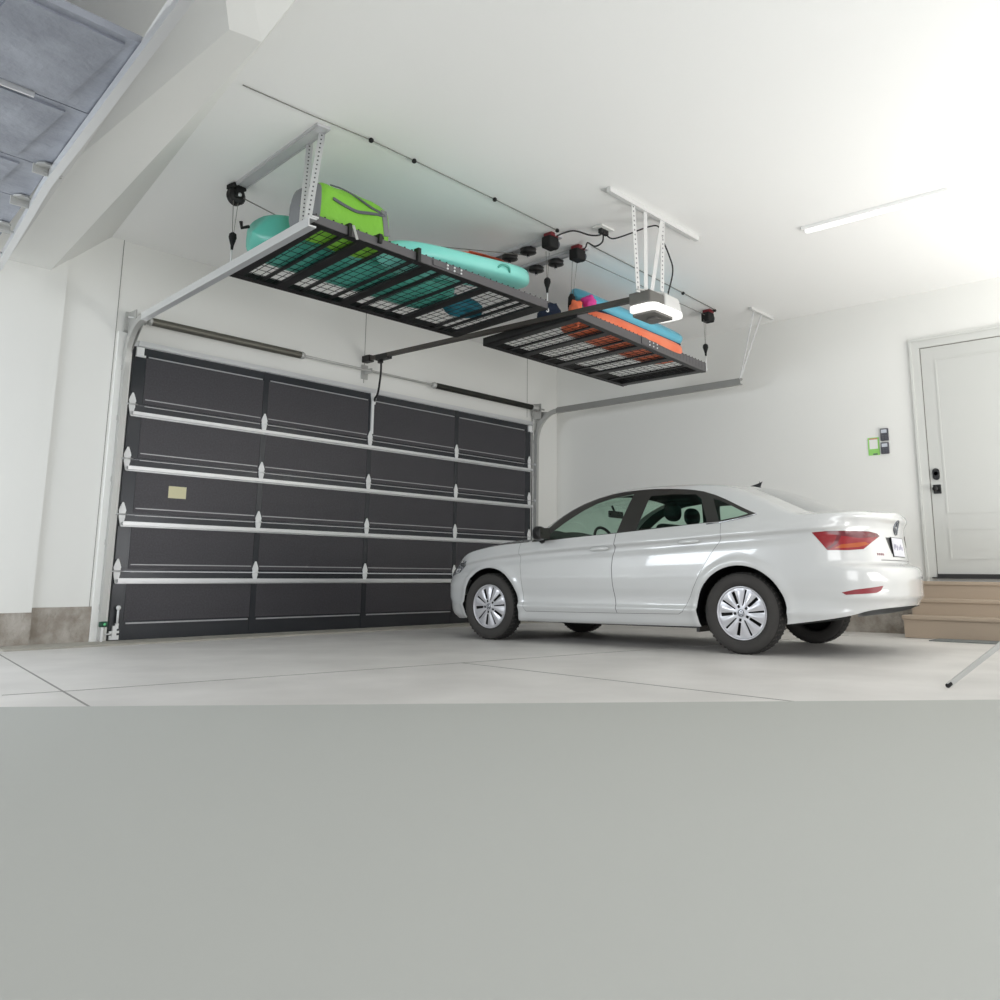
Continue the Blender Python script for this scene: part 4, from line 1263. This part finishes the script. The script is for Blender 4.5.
# wrap, keeping exact normals for smooth shading
for v in sheet.verts:
    s, z = v.co.x, v.co.y
    v.co = skirt(s, z)
bmesh.ops.recalc_face_normals(sheet, faces=sheet.faces)

# upper surface as a height field over (x, y)
T_TAB = [(-1.2, 0.8), (-0.95, 0.98), (-0.70, 1.125), (-0.44, 1.245), (-0.20, 1.342), (0.0, 1.402), (0.25, 1.437), (0.55, 1.457), (0.85, 1.463), (1.2, 1.452), (1.5, 1.422), (1.7, 1.385), (1.9, 1.325), (2.1, 1.235), (2.45, 1.03), (2.75, 0.82), (3.6, 0.2)]
def smin(a, b, k):
    h = max(0.0, min(1.0, 0.5 + 0.5 * (b - a) / k))
    return b * (1 - h) + a * h - k * h * (1 - h)
def upper_z(x, y, yb, zt):
    ay = abs(y)
    q_ = ay / max(1e-6, yb)
    crown = interp([(-1.14, 0.012), (-0.8, 0.03), (-0.3, 0.03), (2.0, 0.04), (2.5, 0.062), (3.0, 0.075), (3.3, 0.06), (3.556, 0.01)], x)
    Bz = zt + crown * (1 - q_ ** 3)
    if x > 2.2:
        Bz += 0.012 * math.exp(-((ay - 0.52) / 0.06) ** 2) * sstep(2.2, 2.5, x) * (1 - sstep(3.1, 3.4, x))
    xe = x + ay * ay * (0.42 * sstep(0.9, 1.6, x) - 0.22 * (1 - sstep(-0.1, 0.5, x)))
    T = hermite(T_TAB, xe) - 0.028 * (ay / 0.6) ** 2
    dy = yb - ay
    zs = zt + 0.006 + 2.25 * dy - 1.9 * dy * dy
    cab = smin(T, zs, 0.05)
    # softly blended lower corner where rear window meets the boot deck
    k = 0.03
    h = max(0.0, min(1.0, 0.5 + 0.5 * (cab - Bz) / k))
    return (cab * h + Bz * (1 - h) + k * h * (1 - h)) if dy > 1e-5 else zt
up = bmesh.new()
G = [0.0, 0.08, 0.16, 0.24, 0.32, 0.40, 0.47, 0.53, 0.58, 0.62, 0.655, 0.69, 0.72, 0.75, 0.78, 0.81, 0.84, 0.865, 0.89, 0.91, 0.93, 0.95, 0.965, 0.98, 0.99, 1.0]
rows = []
for i in range(NS + 1):
    s = LEN * i / NS
    e = skirt(s, ztop(s))
    row = []
    for g in G:
        y = e.y * g
        row.append(up.verts.new((e.x, y, e.z if g == 1.0 else upper_z(e.x, y, e.y, e.z))))
    rows.append(row)
for i in range(NS):
    for j in range(len(G) - 1):
        up.faces.new((rows[i][j], rows[i + 1][j], rows[i + 1][j + 1], rows[i][j + 1]))
bmesh.ops.remove_doubles(up, verts=up.verts, dist=1e-5)
bmesh.ops.recalc_face_normals(up, faces=up.faces)
DLO = [(2.125, 0.935), (2.15, 0.965), (2.056, 1.02), (1.97, 1.09), (1.886, 1.162), (1.80, 1.222), (1.691, 1.283), (1.59, 1.325), (1.489, 1.356), (1.33, 1.388), (1.171, 1.403), (1.0, 1.409), (0.852, 1.407), (0.70, 1.397), (0.541, 1.381),
       (0.45, 1.367), (0.359, 1.348), (0.24, 1.309), (0.134, 1.264), (-0.016, 1.190), (-0.10, 1.150), (-0.165, 1.122), (-0.10, 1.108), (0.0, 1.090), (0.10, 1.074), (0.15, 1.062), (0.33, 1.052), (0.95, 1.010), (1.18, 0.995), (1.6, 0.973), (2.05, 0.945)]
W1 = [(2.02, 0.966), (1.853, 1.084), (1.78, 1.135), (1.712, 1.178), (1.60, 1.243), (1.471, 1.300), (1.36, 1.330), (1.263, 1.350), (1.085, 1.368), (1.168, 1.012), (1.6, 0.984)]
W2 = [(0.962, 1.028), (0.905, 1.30), (0.89, 1.340), (0.68, 1.342), (0.43, 1.326), (0.37, 1.28), (0.275, 1.070)]
W3 = [(0.255, 1.278), (0.20, 1.262), (0.078, 1.206), (-0.03, 1.152), (-0.085, 1.128), (0.0, 1.106), (0.13, 1.086), (0.165, 1.080)]
WS = [(2.36, -0.01), (2.28, 0.45), (2.05, 0.72), (1.90, 0.70), (1.32, 0.545), (1.40, 0.30), (1.43, -0.01)]
RW = [(0.10, -0.01), (0.06, 0.35), (-0.04, 0.54), (-0.12, 0.575), (-0.50, 0.655), (-0.585, 0.60), (-0.64, 0.30), (-0.65, -0.01)]
side_f = lambda f: f.calc_center_median().y > 0.5
U_BODY, U_BLACK, U_GLASS, U_WS, U_RW, U_SEAM = range(6)
for P_ in (DLO, W1, W2, W3):
    cut_poly(up, P_, 0, 2, side_f)
mark(up, DLO, 0, 2, U_BLACK, filt=side_f)
for P_ in (W1, W2, W3):
    mark(up, P_, 0, 2, U_GLASS, filt=side_f)
high = lambda f: f.calc_center_median().z > 0.9
for P_, zi in ((WS, U_WS), (RW, U_RW)):
    cut_poly(up, P_, 0, 1, high); mark(up, P_, 0, 1, zi, only=(U_BODY,), filt=high)
hoodline = [(3.34, -0.01), (3.25, 0.40), (3.08, 0.63), (2.75, 0.72), (2.30, 0.78), (2.30, 0.772), (2.75, 0.712), (3.07, 0.622), (3.24, 0.395), (3.33, -0.01)]
cut_poly(up, hoodline, 0, 1); mark(up, hoodline, 0, 1, U_SEAM, only=(U_BODY,))

def extract(src, idxs, name, mats, remap, parent=car, mirror=False, both=False, smooth=True, push=0.0):
    bm = src.copy()
    dele = [f for f in bm.faces if f.material_index not in idxs]
    nrm = None
    bmesh.ops.delete(bm, geom=dele, context='FACES')
    if push:
        bm.normal_update()
        for v in bm.verts:
            v.co += v.normal * push
    for f in bm.faces:
        f.material_index = remap.get(f.material_index, 0)
        f.smooth = smooth
    me = bpy.data.meshes.new(name)
    if mirror:
        for v in bm.verts:
            v.co.y *= -1
        bmesh.ops.reverse_faces(bm, faces=bm.faces)
    if both:
        g = bmesh.ops.duplicate(bm, geom=list(bm.verts) + list(bm.edges) + list(bm.faces))['geom']
        for v in g:
            if isinstance(v, bmesh.types.BMVert):
                v.co.y *= -1
        bmesh.ops.reverse_faces(bm, faces=[f for f in g if isinstance(f, bmesh.types.BMFace)])
        bmesh.ops.remove_doubles(bm, verts=[v for v in bm.verts if abs(v.co.y) < 1e-4], dist=2e-4)
    bm.to_mesh(me); bm.free()
    for m_ in mats:
        me.materials.append(m_)
    o = bpy.data.objects.new(name, me)
    COL.objects.link(o)
    o.parent = parent
    WM[o.name] = CARM.copy()
    return o
# one continuous painted shell from flank sheet and upper sheet
shell = bmesh.new()
tmp = bpy.data.meshes.new('tmp_a')
s2_ = sheet.copy()
bmesh.ops.delete(s2_, geom=[f for f in s2_.faces if f.material_index not in (Z_BODY, Z_SEAM, Z_DARK)], context='FACES')
for f in s2_.faces:
    f.material_index = {Z_BODY: 0, Z_SEAM: 1, Z_DARK: 2}[f.material_index]
s2_.to_mesh(tmp); shell.from_mesh(tmp)
u2_ = up.copy()
bmesh.ops.delete(u2_, geom=[f for f in u2_.faces if f.material_index not in (U_BODY, U_SEAM)], context='FACES')
for f in u2_.faces:
    f.material_index = 1 if f.material_index == U_SEAM else 0
u2_.to_mesh(tmp); shell.from_mesh(tmp)
bpy.data.meshes.remove(tmp)
g = bmesh.ops.duplicate(shell, geom=list(shell.verts) + list(shell.edges) + list(shell.faces))['geom']
for v in g:
    if isinstance(v, bmesh.types.BMVert):
        v.co.y *= -1
bmesh.ops.reverse_faces(shell, faces=[f for f in g if isinstance(f, bmesh.types.BMFace)])
bmesh.ops.remove_doubles(shell, verts=shell.verts, dist=1.5e-4)
for f in shell.faces:
    f.smooth = True
me = bpy.data.meshes.new('body_shell'); shell.to_mesh(me); shell.free()
for m_ in (M['paint'], M['seam'], M['car_black']):
    me.materials.append(m_)
body = bpy.data.objects.new('body_shell', me); COL.objects.link(body); body.parent = car; WM[body.name] = CARM.copy()
for mir in (False, True):
    fd = extract(sheet, (Z_FD,), 'front_door', [M['paint']], {}, mirror=mir)
    rd = extract(sheet, (Z_RD,), 'rear_door', [M['paint']], {}, mirror=mir)
    sg = -1 if mir else 1
    for d_, hx, hz in ((fd, 1.345, 0.868), (rd, 0.44, 0.910)):
        def hfn(u, v, hx=hx, hz=hz):
            t_ = 2 * u - 1
            r = 0.016 * (1 - abs(t_) ** 4) ** 0.5 if abs(t_) < 1 else 0.001
            r = max(r, 0.001)
            bow = 0.012 * (1 - t_ * t_)
            return Vector((hx + t_ * 0.105, sg * (0.893 + bow + r * 0.7 * math.cos(2 * PI * v)), hz + t_ * -0.004 + r * 1.1 * math.sin(2 * PI * v)))
        hm = MB(); hm.grid(hfn, 20, 10, wrap=True); hm.build('door_handle', M['paint'], d_, world=False)
    tl = extract(sheet, (Z_TL, Z_TLA, Z_TLD), 'tail_lamp', [M['lamp_red2'], M['lamp_amber'], M['lamp_dark']], {Z_TL: 0, Z_TLA: 1, Z_TLD: 2}, mirror=mir, push=0.003)
    extract(sheet, (Z_REF,), 'bumper_reflector', [M['reflector']], {}, mirror=mir, push=0.002)
    extract(sheet, (Z_HL,), 'headlamp', [M['headlamp']], {}, mirror=mir, push=0.002)
    extract(up, (U_BLACK,), 'window_frame', [M['pillar']], {}, mirror=mir)
    extract(up, (U_GLASS,), 'side_window', [M['glass']], {}, mirror=mir)
extract(up, (U_WS,), 'windshield', [M['glass']], {}, both=True)
extract(up, (U_RW,), 'rear_window', [mat('rear_glass', rgb(120, 124, 126), 0.08, coat=1.0)], {}, both=True)
# bright waistline strip at the quarter window tip
for sg in (1, -1):
    m = MB()
    def sy_(x, z):
        e = skirt(s_of_x(x), hermite(Z_TOP, x))
        dy = 0.0
        for _ in range(25):
            if e.z + 0.006 + 2.25 * dy - 1.9 * dy * dy < z:
                dy += 0.004
        return e.y - dy
    pts = [Vector((x, sg * (sy_(x, z) + 0.004), z)) for x, z in ((0.28, 1.055), (0.15, 1.063), (0.0, 1.088), (-0.10, 1.106), (-0.165, 1.124))]
    m.tube(pts, 0.006, 6); m.build('window_strip', M['chrome'], car, world=False)
# wheels
def wheel(name_):
    t = None
    return t
def rim_disc():
    """flat silver cover with ten slots, cut as a sheet and gently domed"""
    bm = bmesh.new()
    n, rs = 80, [0.03, 0.05, 0.075, 0.10, 0.125, 0.15, 0.175, 0.195, 0.208]
    c = bm.verts.new((0, 0, 0))
    rg = [[bm.verts.new((r * math.cos(2 * PI * k / n), r * math.sin(2 * PI * k / n), 0)) for k in range(n)] for r in rs]
    for k in range(n):
        bm.faces.new((c, rg[0][k], rg[0][(k + 1) % n]))
        for i in range(len(rs) - 1):
            bm.faces.new((rg[i][k], rg[i + 1][k], rg[i + 1][(k + 1) % n], rg[i][(k + 1) % n]))
    def slot(a, r0, r1, w0, w1):
        ca, sa = math.cos(a), math.sin(a)
        return [(r0 * ca + w0 * sa, r0 * sa - w0 * ca), (r1 * ca + w1 * sa, r1 * sa - w1 * ca), (r1 * ca - w1 * sa, r1 * sa + w1 * ca), (r0 * ca - w0 * sa, r0 * sa + w0 * ca)]
    polys = []
    for k in range(5):
        a = math.radians(41 + 72 * k)
        polys.append(slot(a, 0.078, 0.182, 0.011, 0.015))
        polys.append(slot(a, 0.044, 0.068, 0.011, 0.011))
        a2 = math.radians(41 + 36 + 72 * k)
        polys.append(slot(a2, 0.060, 0.190, 0.005, 0.009))
    for p in polys:
        cut_poly(bm, p, 0, 1)
    for p in polys:
        mark(bm, p, 0, 1, 1)
    bmesh.ops.delete(bm, geom=[f for f in bm.faces if f.material_index == 1], context='FACES')
    # ridges: crease each pair of petals
    for v in bm.verts:
        r = math.hypot(v.co.x, v.co.y); a = math.atan2(v.co.y, v.co.x)
        rid = math.cos((a - math.radians(41 + 18)) * 10)
        v.co.z = 0.012 * (1 - (r / 0.208) ** 2) + 0.004 * rid * sstep(0.05, 0.12, r) * (1 - sstep(0.17, 0.208, r))
    bmesh.ops.solidify(bm, geom=list(bm.faces), thickness=0.006)
    return bm
disc_src = rim_disc()
def make_wheel(x, sg):
    w_ = bpy.data.objects.new('wheel', None); COL.objects.link(w_); w_.parent = car
    w_.matrix_local = Matrix.Translation((x, sg * 0.79, 0.326)) @ (Matrix.Identity(4) if sg > 0 else Matrix.Rotation(PI, 4, 'Z'))
    WM[w_.name] = CARM @ w_.matrix_local
    m = MB()
    prof = [(0.215, 0.070), (0.222, 0.088), (0.245, 0.100), (0.275, 0.102), (0.300, 0.093), (0.315, 0.078), (0.323, 0.060), (0.326, 0.03), (0.326, -0.03), (0.323, -0.060), (0.315, -0.078), (0.300, -0.093), (0.245, -0.100), (0.215, -0.085)]
    m.lathe(prof, 72, (0, 0, 0), 'y', mis=[0, 0, 0, 0, 0, 1, 1, 1, 1, 1, 0, 0, 0, 0], closed=True)
    tr = m.build('tire', [M['tire'], M['tread']], w_, world=False)
    m = MB()
    for k in range(48):
        a = 2 * PI * k / 48
        for yo, sk in ((0.062, 0.02), (0.03, -0.02), (-0.03, 0.02), (-0.062, -0.02)):
            rr = 0.3265 if abs(yo) < 0.05 else 0.3225
            p0 = Vector((rr * math.cos(a), yo - 0.014, rr * math.sin(a))); p1 = Vector((rr * math.cos(a + sk), yo + 0.014, rr * math.sin(a + sk)))
            m.bar(p0, p1, 0.014, 0.003, up=Vector((math.cos(a), 0, math.sin(a))))
    o = m.build('tread_block', M['tire'], tr, world=False); o['kind'] = 'stuff'
    m = MB(); m.lathe([(0.214, 0.078), (0.216, 0.070), (0.205, 0.02), (0.0, 0.02)], 48, (0, 0, 0), 'y', caps=False); m.build('wheel_barrel', M['rim_dark'], w_, world=False)
    bm = disc_src.copy()
    bm.transform(Matrix.Translation((0, 0.068, 0)) @ Matrix(((-1, 0, 0, 0), (0, 0, 1, 0), (0, 1, 0, 0), (0, 0, 0, 1))))
    bmesh.ops.recalc_face_normals(bm, faces=bm.faces)
    me = bpy.data.meshes.new('wheel_cover'); bm.to_mesh(me); bm.free(); me.materials.append(M['rim'])
    rc_ = bpy.data.objects.new('wheel_cover', me); COL.objects.link(rc_); rc_.parent = w_; WM[rc_.name] = WM[w_.name].copy()
    m = MB(); m.lathe([(0.200, 0.074), (0.214, 0.080), (0.216, 0.070), (0.205, 0.066)], 64, (0, 0, 0), 'y', closed=True); m.build('rim_lip', M['rim'], w_, world=False)
    m = MB(); m.lathe([(0.034, 0.078), (0.034, 0.083), (0.028, 0.085), (0, 0.085)], 28, (0, 0, 0), 'y'); hc_ = m.build('hub_cap', M['rim'], w_, world=False)
    m = MB()
    ring = [Vector((0.026 * math.cos(2 * PI * k / 24), 0.086, 0.026 * math.sin(2 * PI * k / 24))) for k in range(25)]
    m.tube(ring, 0.0022, 6, caps=False)
    def st(a, b):
        m.bar((a[0], 0.086, a[1]), (b[0], 0.086, b[1]), 0.004, 0.003, up=(0, 1, 0))
    st((-0.010, 0.024), (0, 0.004)); st((0, 0.004), (0.010, 0.024))
    st((-0.022, 0.012), (-0.009, -0.020)); st((-0.009, -0.020), (0, -0.002)); st((0, -0.002), (0.009, -0.020)); st((0.009, -0.020), (0.022, 0.012))
    m.build('emblem', M['emblem'], hc_, world=False)
    return w_
for wx in (0.0, WB):
    for sg in (1, -1):
        make_wheel(wx, sg)
# wheel wells and underbody
for wx in (0.0, WB):
    for sg in (1, -1):
        m = MB()
        prof = [(0.402, 0.0), (0.402, -0.29), (0.0, -0.29)]
        c = (wx, 0, 0.33)
        n = 36
        def well(u, v):
            a = -0.30 + (PI + (0.40 if wx == 0.0 else 0.60)) * u
            if v < 0.5:
                r, yy = 0.398, (0.850 - 0.08 * max(0, math.cos(a)) * (1 if wx > 1 else 0)) - 0.24 * (v / 0.5)
            else:
                r, yy = 0.398 * (1 - (v - 0.5) / 0.5), 0.612
            return Vector((wx + r * math.cos(a), sg * yy, 0.33 + r * math.sin(a)))
        m.grid(well, 36, 8)
        m.build('wheel_well', M['car_black'], car, world=False)
m = MB()
m.box(-0.98, -0.42, -0.62, 0.62, 0.40, 0.43); m.box(0.42, 2.25, -0.80, 0.80, 0.19, 0.235); m.box(-0.42, 0.42, -0.60, 0.60, 0.34, 0.40); m.box(2.25, 3.35, -0.58, 0.58, 0.20, 0.26)
m.build('underbody', M['car_black'], car, world=False)
m = MB()
m.tube([(0.0, -0.68, 0.36), (0.0, 0.68, 0.36)], 0.04, 10)
m.build('rear_axle', M['car_black'], car, world=False)
m = MB(); 
for sg in (1, -1):
    m.box(0.405, 0.43, sg * 0.70 - 0.09, sg * 0.70 + 0.12, 0.16, 0.26)
m.build('mud_guard', M['car_black'], car, world=False)
# mirrors
for sg in (1, -1):
    m = MB()
    def mf(u, v):
        t_ = 2 * u - 1
        r = (1 - abs(t_) ** 3) ** 0.5 if abs(t_) < 1 else 0.001
        r = max(r, 0.01)
        a = 2 * PI * v
        ca, sa = math.cos(a), math.sin(a)
        return Vector((1.965 + 0.062 * r * (abs(ca) ** 0.7) * (1 if ca > 0 else -1) + 0.03 * t_ * -1, sg * (0.985 + 0.095 * t_), 1.025 + 0.068 * r * (abs(sa) ** 0.7) * (1 if sa > 0 else -1)))
    m.grid(mf, 16, 20, wrap=True)
    mo = m.build('side_mirror', M['car_black'], car, world=False)
    m = MB(); m.prism([(-0.085, -0.052), (0.078, -0.052), (0.082, 0.045), (-0.075, 0.052)], (1.899, sg * 0.985, 1.025), (0, 1, 0), (0, 0, 1), (-0.006, 0, 0)); m.build('mirror_glass', M['pillar'], mo, world=False)
    m = MB(); m.tube([(2.02, sg * 0.84, 0.955), (1.99, sg * 0.93, 0.975)], [0.035, 0.026], 10); m.build('mirror_arm', M['car_black'], mo, world=False)
# roof antenna fin
m = MB()
def fin(u, v):
    x = 0.30 - 0.15 * u
    zr_ = hermite(T_TAB, x)
    h = 0.055 * u ** 1.6 * (1 if u < 0.9 else 1)
    w2 = 0.018 * (1 - u * 0.4) * (1 - abs(2 * v - 1) ** 2) 
    k = (2 * v - 1)
    return Vector((x - 0.03 * (1 - abs(k)) * u, 0.016 * k * (1 - 0.6 * u) + 0.0, zr_ - 0.004 + (h + 0.006) * (1 - abs(k) ** 1.5)))
m.grid(fin, 12, 10); m.prism([(-0.016 * .4, -0.004), (0.016 * .4, -0.004), (0, 0.058)], (0.15, 0, hermite(T_TAB, 0.15)), (0, 1, 0), (0, 0, 1), (0.004, 0, 0))
m.build('antenna_fin', M['car_black'], car, world=False)
# rear plate, emblem, badge
PX = skirt(LEN, 0.86).x
def rear_x(y, z):
    lo, hi = LEN - 0.9, LEN
    for _ in range(24):
        md = (lo + hi) / 2
        if skirt(md, z).y > abs(y):
            lo = md
        else:
            hi = md
    return skirt(lo, z).x
m = MB(); m.hexa([(PX - 0.012, -0.16, 0.775), (PX - 0.006, -0.16, 0.775), (PX - 0.006, 0.16, 0.775), (PX - 0.012, 0.16, 0.775), (PX + 0.002, -0.16, 0.935), (PX + 0.008, -0.16, 0.935), (PX + 0.008, 0.16, 0.935), (PX + 0.002, 0.16, 0.935)])
pl = m.build('license_plate', M['car_black'], car, world=False)
m = MB(); m.hexa([(PX - 0.0145, -0.152, 0.781), (PX - 0.012, -0.152, 0.781), (PX - 0.012, 0.152, 0.781), (PX - 0.0145, 0.152, 0.781), (PX - 0.0005, -0.152, 0.93), (PX + 0.002, -0.152, 0.93), (PX + 0.002, 0.152, 0.93), (PX - 0.0005, 0.152, 0.93)])
m.build('plate_face', mat('plate_white', rgb(206, 206, 212), 0.4), pl, world=False)
m = MB()
for y0_, w_, za_, zb_ in ((0.11, 0.016, 0.835, 0.88), (0.075, 0.022, 0.85, 0.878), (0.035, 0.012, 0.83, 0.87), (-0.02, 0.02, 0.835, 0.862), (-0.06, 0.014, 0.84, 0.88), (-0.10, 0.02, 0.83, 0.86)):
    m.box(PX - 0.0125, PX - 0.009, y0_ - w_ / 2, y0_ + w_ / 2, za_, zb_)
m.build('plate_marks', mat('plate_marks_violet', rgb(176, 174, 190), 0.5), pl, world=False)
EX = rear_x(0, 1.02)
m = MB()
er = 0.058
tilt = 0.25
def ep(a, b):
    return Vector((rear_x(a, 1.015 + b) - 0.003, a, 1.015 + b))
m.tube([ep(er * math.cos(2 * PI * k / 32), er * math.sin(2 * PI * k / 32)) for k in range(33)], 0.005, 6, caps=False)
def st2(a, b):
    m.bar(ep(*a), ep(*b), 0.009, 0.006, up=(1, 0, 0))
st2((-0.022, 0.050), (0, 0.010)); st2((0, 0.010), (0.022, 0.050))
st2((-0.048, 0.026), (-0.020, -0.044)); st2((-0.020, -0.044), (0, -0.004)); st2((0, -0.004), (0.020, -0.044)); st2((0.020, -0.044), (0.048, 0.026))
m.build('emblem', M['emblem'], car, world=False)
bx = rear_x(0.42, 0.79)
m = MB()
for k in range(4):
    y0_ = 0.44 - k * 0.028
    x_ = rear_x(y0_, 0.79)
    m.box(x_ - 0.004, x_ + 0.004, y0_ - 0.020, y0_, 0.782, 0.80)
m.build('model_badge', mat('badge_red_grey', rgb(164, 120, 126), 0.3, metal=0.4), car, world=False)
# interior
def seat(x, y, rec, hz):
    m = MB(); m.box(x - 0.02, x + 0.48, y - 0.25, y + 0.25, 0.40, 0.56); m.bevel(0.04, 2)
    so = m.build('seat', M['interior'], car, world=False)
    m = MB(); m.hexa([(x - 0.06, y - 0.25, 0.52), (x + 0.07, y - 0.25, 0.52), (x + 0.07, y + 0.25, 0.52), (x - 0.06, y + 0.25, 0.52),
                      (x - rec - 0.04, y - 0.20, hz), (x - rec + 0.05, y - 0.20, hz), (x - rec + 0.05, y + 0.20, hz), (x - rec - 0.04, y + 0.20, hz)])
    m.bevel(0.035, 3); m.build('seat_back', M['interior'], so, world=False)
    m = MB()
    def hf(u, v):
        th, ph = PI * u, 2 * PI * v
        sx, sy2, sz = math.sin(th) * math.cos(ph), math.sin(th) * math.sin(ph), math.cos(th)
        return Vector((x - rec - 0.02 + 0.055 * sx, y + 0.135 * (abs(sy2) ** 0.8) * (1 if sy2 > 0 else -1), hz + 0.115 + 0.09 * (abs(sz) ** 0.8) * (1 if sz > 0 else -1)))
    m.grid(hf, 14, 20, wrap=True); m.build('headrest', M['interior'], so, world=False)
for y in (0.37, -0.37):
    seat(1.04 if y > 0 else 1.22, y, 0.16, 1.10)
    seat(0.12, y, 0.20, 0.98)
m = MB(); m.hexa([(1.70, -0.72, 0.55), (2.20, -0.72, 0.55), (2.20, 0.72, 0.55), (1.70, 0.72, 0.55), (1.76, -0.74, 0.955), (2.22, -0.70, 0.965), (2.22, 0.70, 0.965), (1.76, 0.74, 0.955)])
m.bevel(0.03, 2)
m.box(1.70, 1.98, 0.20, 0.54, 0.955, 1.0)
m.build('dashboard', M['interior2'], car, world=False)
m = MB()
cw_ = Vector((1.60, 0.37, 0.93)); e1 = Vector((0, 1, 0)); e2 = Vector((0.36, 0, 0.93)).normalized() 
m.tube([cw_ + e1 * 0.18 * math.cos(2 * PI * k / 28) + e2 * 0.18 * math.sin(2 * PI * k / 28) for k in range(29)], 0.014, 8, caps=False)
m.bar(cw_ - e1 * 0.17, cw_ + e1 * 0.17, 0.05, 0.02); m.bar(cw_, cw_ - e2 * 0.17, 0.04, 0.02, up=(1, 0, 0)); m.tube([cw_, (1.75, 0.37, 0.86)], 0.03)
m.build('steering_wheel', M['interior'], car, world=False)
m = MB(); m.box(1.70, 1.73, -0.13, 0.13, 1.215, 1.285); m.bevel(0.012, 2); m.tube([(1.72, 0, 1.26), (1.76, 0, 1.34)], 0.012); m.build('rear_view_mirror', M['interior'], car, world=False)
m = MB(); m.box(-0.55, -0.05, -0.62, 0.62, 1.00, 1.04); m.box(-0.35, 2.2, -0.70, 0.70, 0.235, 0.38)
m.build('cabin_floor', M['interior'], car, world=False)
# dark headliner under the roof
m = MB()
m.grid(lambda u, v: Vector((-0.0 + 1.40 * u, (2 * v - 1) * 0.54, hermite(T_TAB, -0.0 + 1.40 * u) - 0.04 - 0.035 * (2 * v - 1) ** 2)), 16, 8)
m.build('headliner', M['interior'], car, world=False)


# ------------------------------------------------------------------ light
w = bpy.data.worlds.new('daylight')
SC.world = w
w.use_nodes = True
bg = w.node_tree.nodes['Background']
bg.inputs['Color'].default_value = (0.93, 0.96, 1.0, 1)
bg.inputs['Strength'].default_value = 0.75
def area(name, loc, target, size, power, col=(1, 1, 1), sy=None):
    l = bpy.data.lights.new(name, 'AREA')
    l.energy = power
    l.color = col
    l.size = size
    if sy:
        l.shape = 'RECTANGLE'
        l.size_y = sy
    o = bpy.data.objects.new(name, l)
    COL.objects.link(o)
    o.location = loc
    d = Vector(target) - Vector(loc)
    o.rotation_euler = d.to_track_quat('-Z', 'Y').to_euler()
    return o
area('studio_softbox', (4.6, -9.4, 1.0), (4.8, -8.2, 3.93), 2.4, 188, (1, 0.985, 0.96))
area('rear_fill', (-1.5, -11.0, 1.6), (2.0, -2.0, 2.8), 4.0, 160, (0.98, 0.99, 1.0), 2.6)  # fill lamp added behind the camera to brighten the room
area('bay_daylight', (-5.0, -1.4, 2.2), (-1.6, -2.6, 0.0), 2.4, 150, (0.88, 0.94, 1.0), 1.6)

# ------------------------------------------------------------------ camera
f_, cx_, cy_ = 855.2751, 512.0461, 416.039
pi_, ya_, ro_ = 0.1821, 0.8323, 0.009
fw = Vector((math.sin(ya_) * math.cos(pi_), math.cos(ya_) * math.cos(pi_), math.sin(pi_)))
r_ = Vector((math.cos(ya_), -math.sin(ya_), 0))
u_ = r_.cross(fw)
R = r_ * math.cos(ro_) + u_ * math.sin(ro_)
U = -r_ * math.sin(ro_) + u_ * math.cos(ro_)
cam = bpy.data.cameras.new('camera')
cam.sensor_width = 36.0
cam.sensor_fit = 'HORIZONTAL'
cam.lens = f_ * 36.0 / 1000.0
cam.shift_x = -(cx_ - 500) / 1000.0
cam.shift_y = (cy_ - 500) / 1000.0
cam.clip_start = 0.05
co = bpy.data.objects.new('camera', cam)
COL.objects.link(co)
m4 = Matrix((R, U, -fw)).transposed().to_4x4()
m4.translation = Vector((-3.5808825, -8.3936775, 0.6669))
co.matrix_world = m4
SC.camera = co
SC.view_settings.view_transform = 'Standard'
SC.view_settings.look = 'None'
SC.view_settings.gamma = 1.0
SC.view_settings.use_curve_mapping = False
SC.view_settings.exposure = -0.10
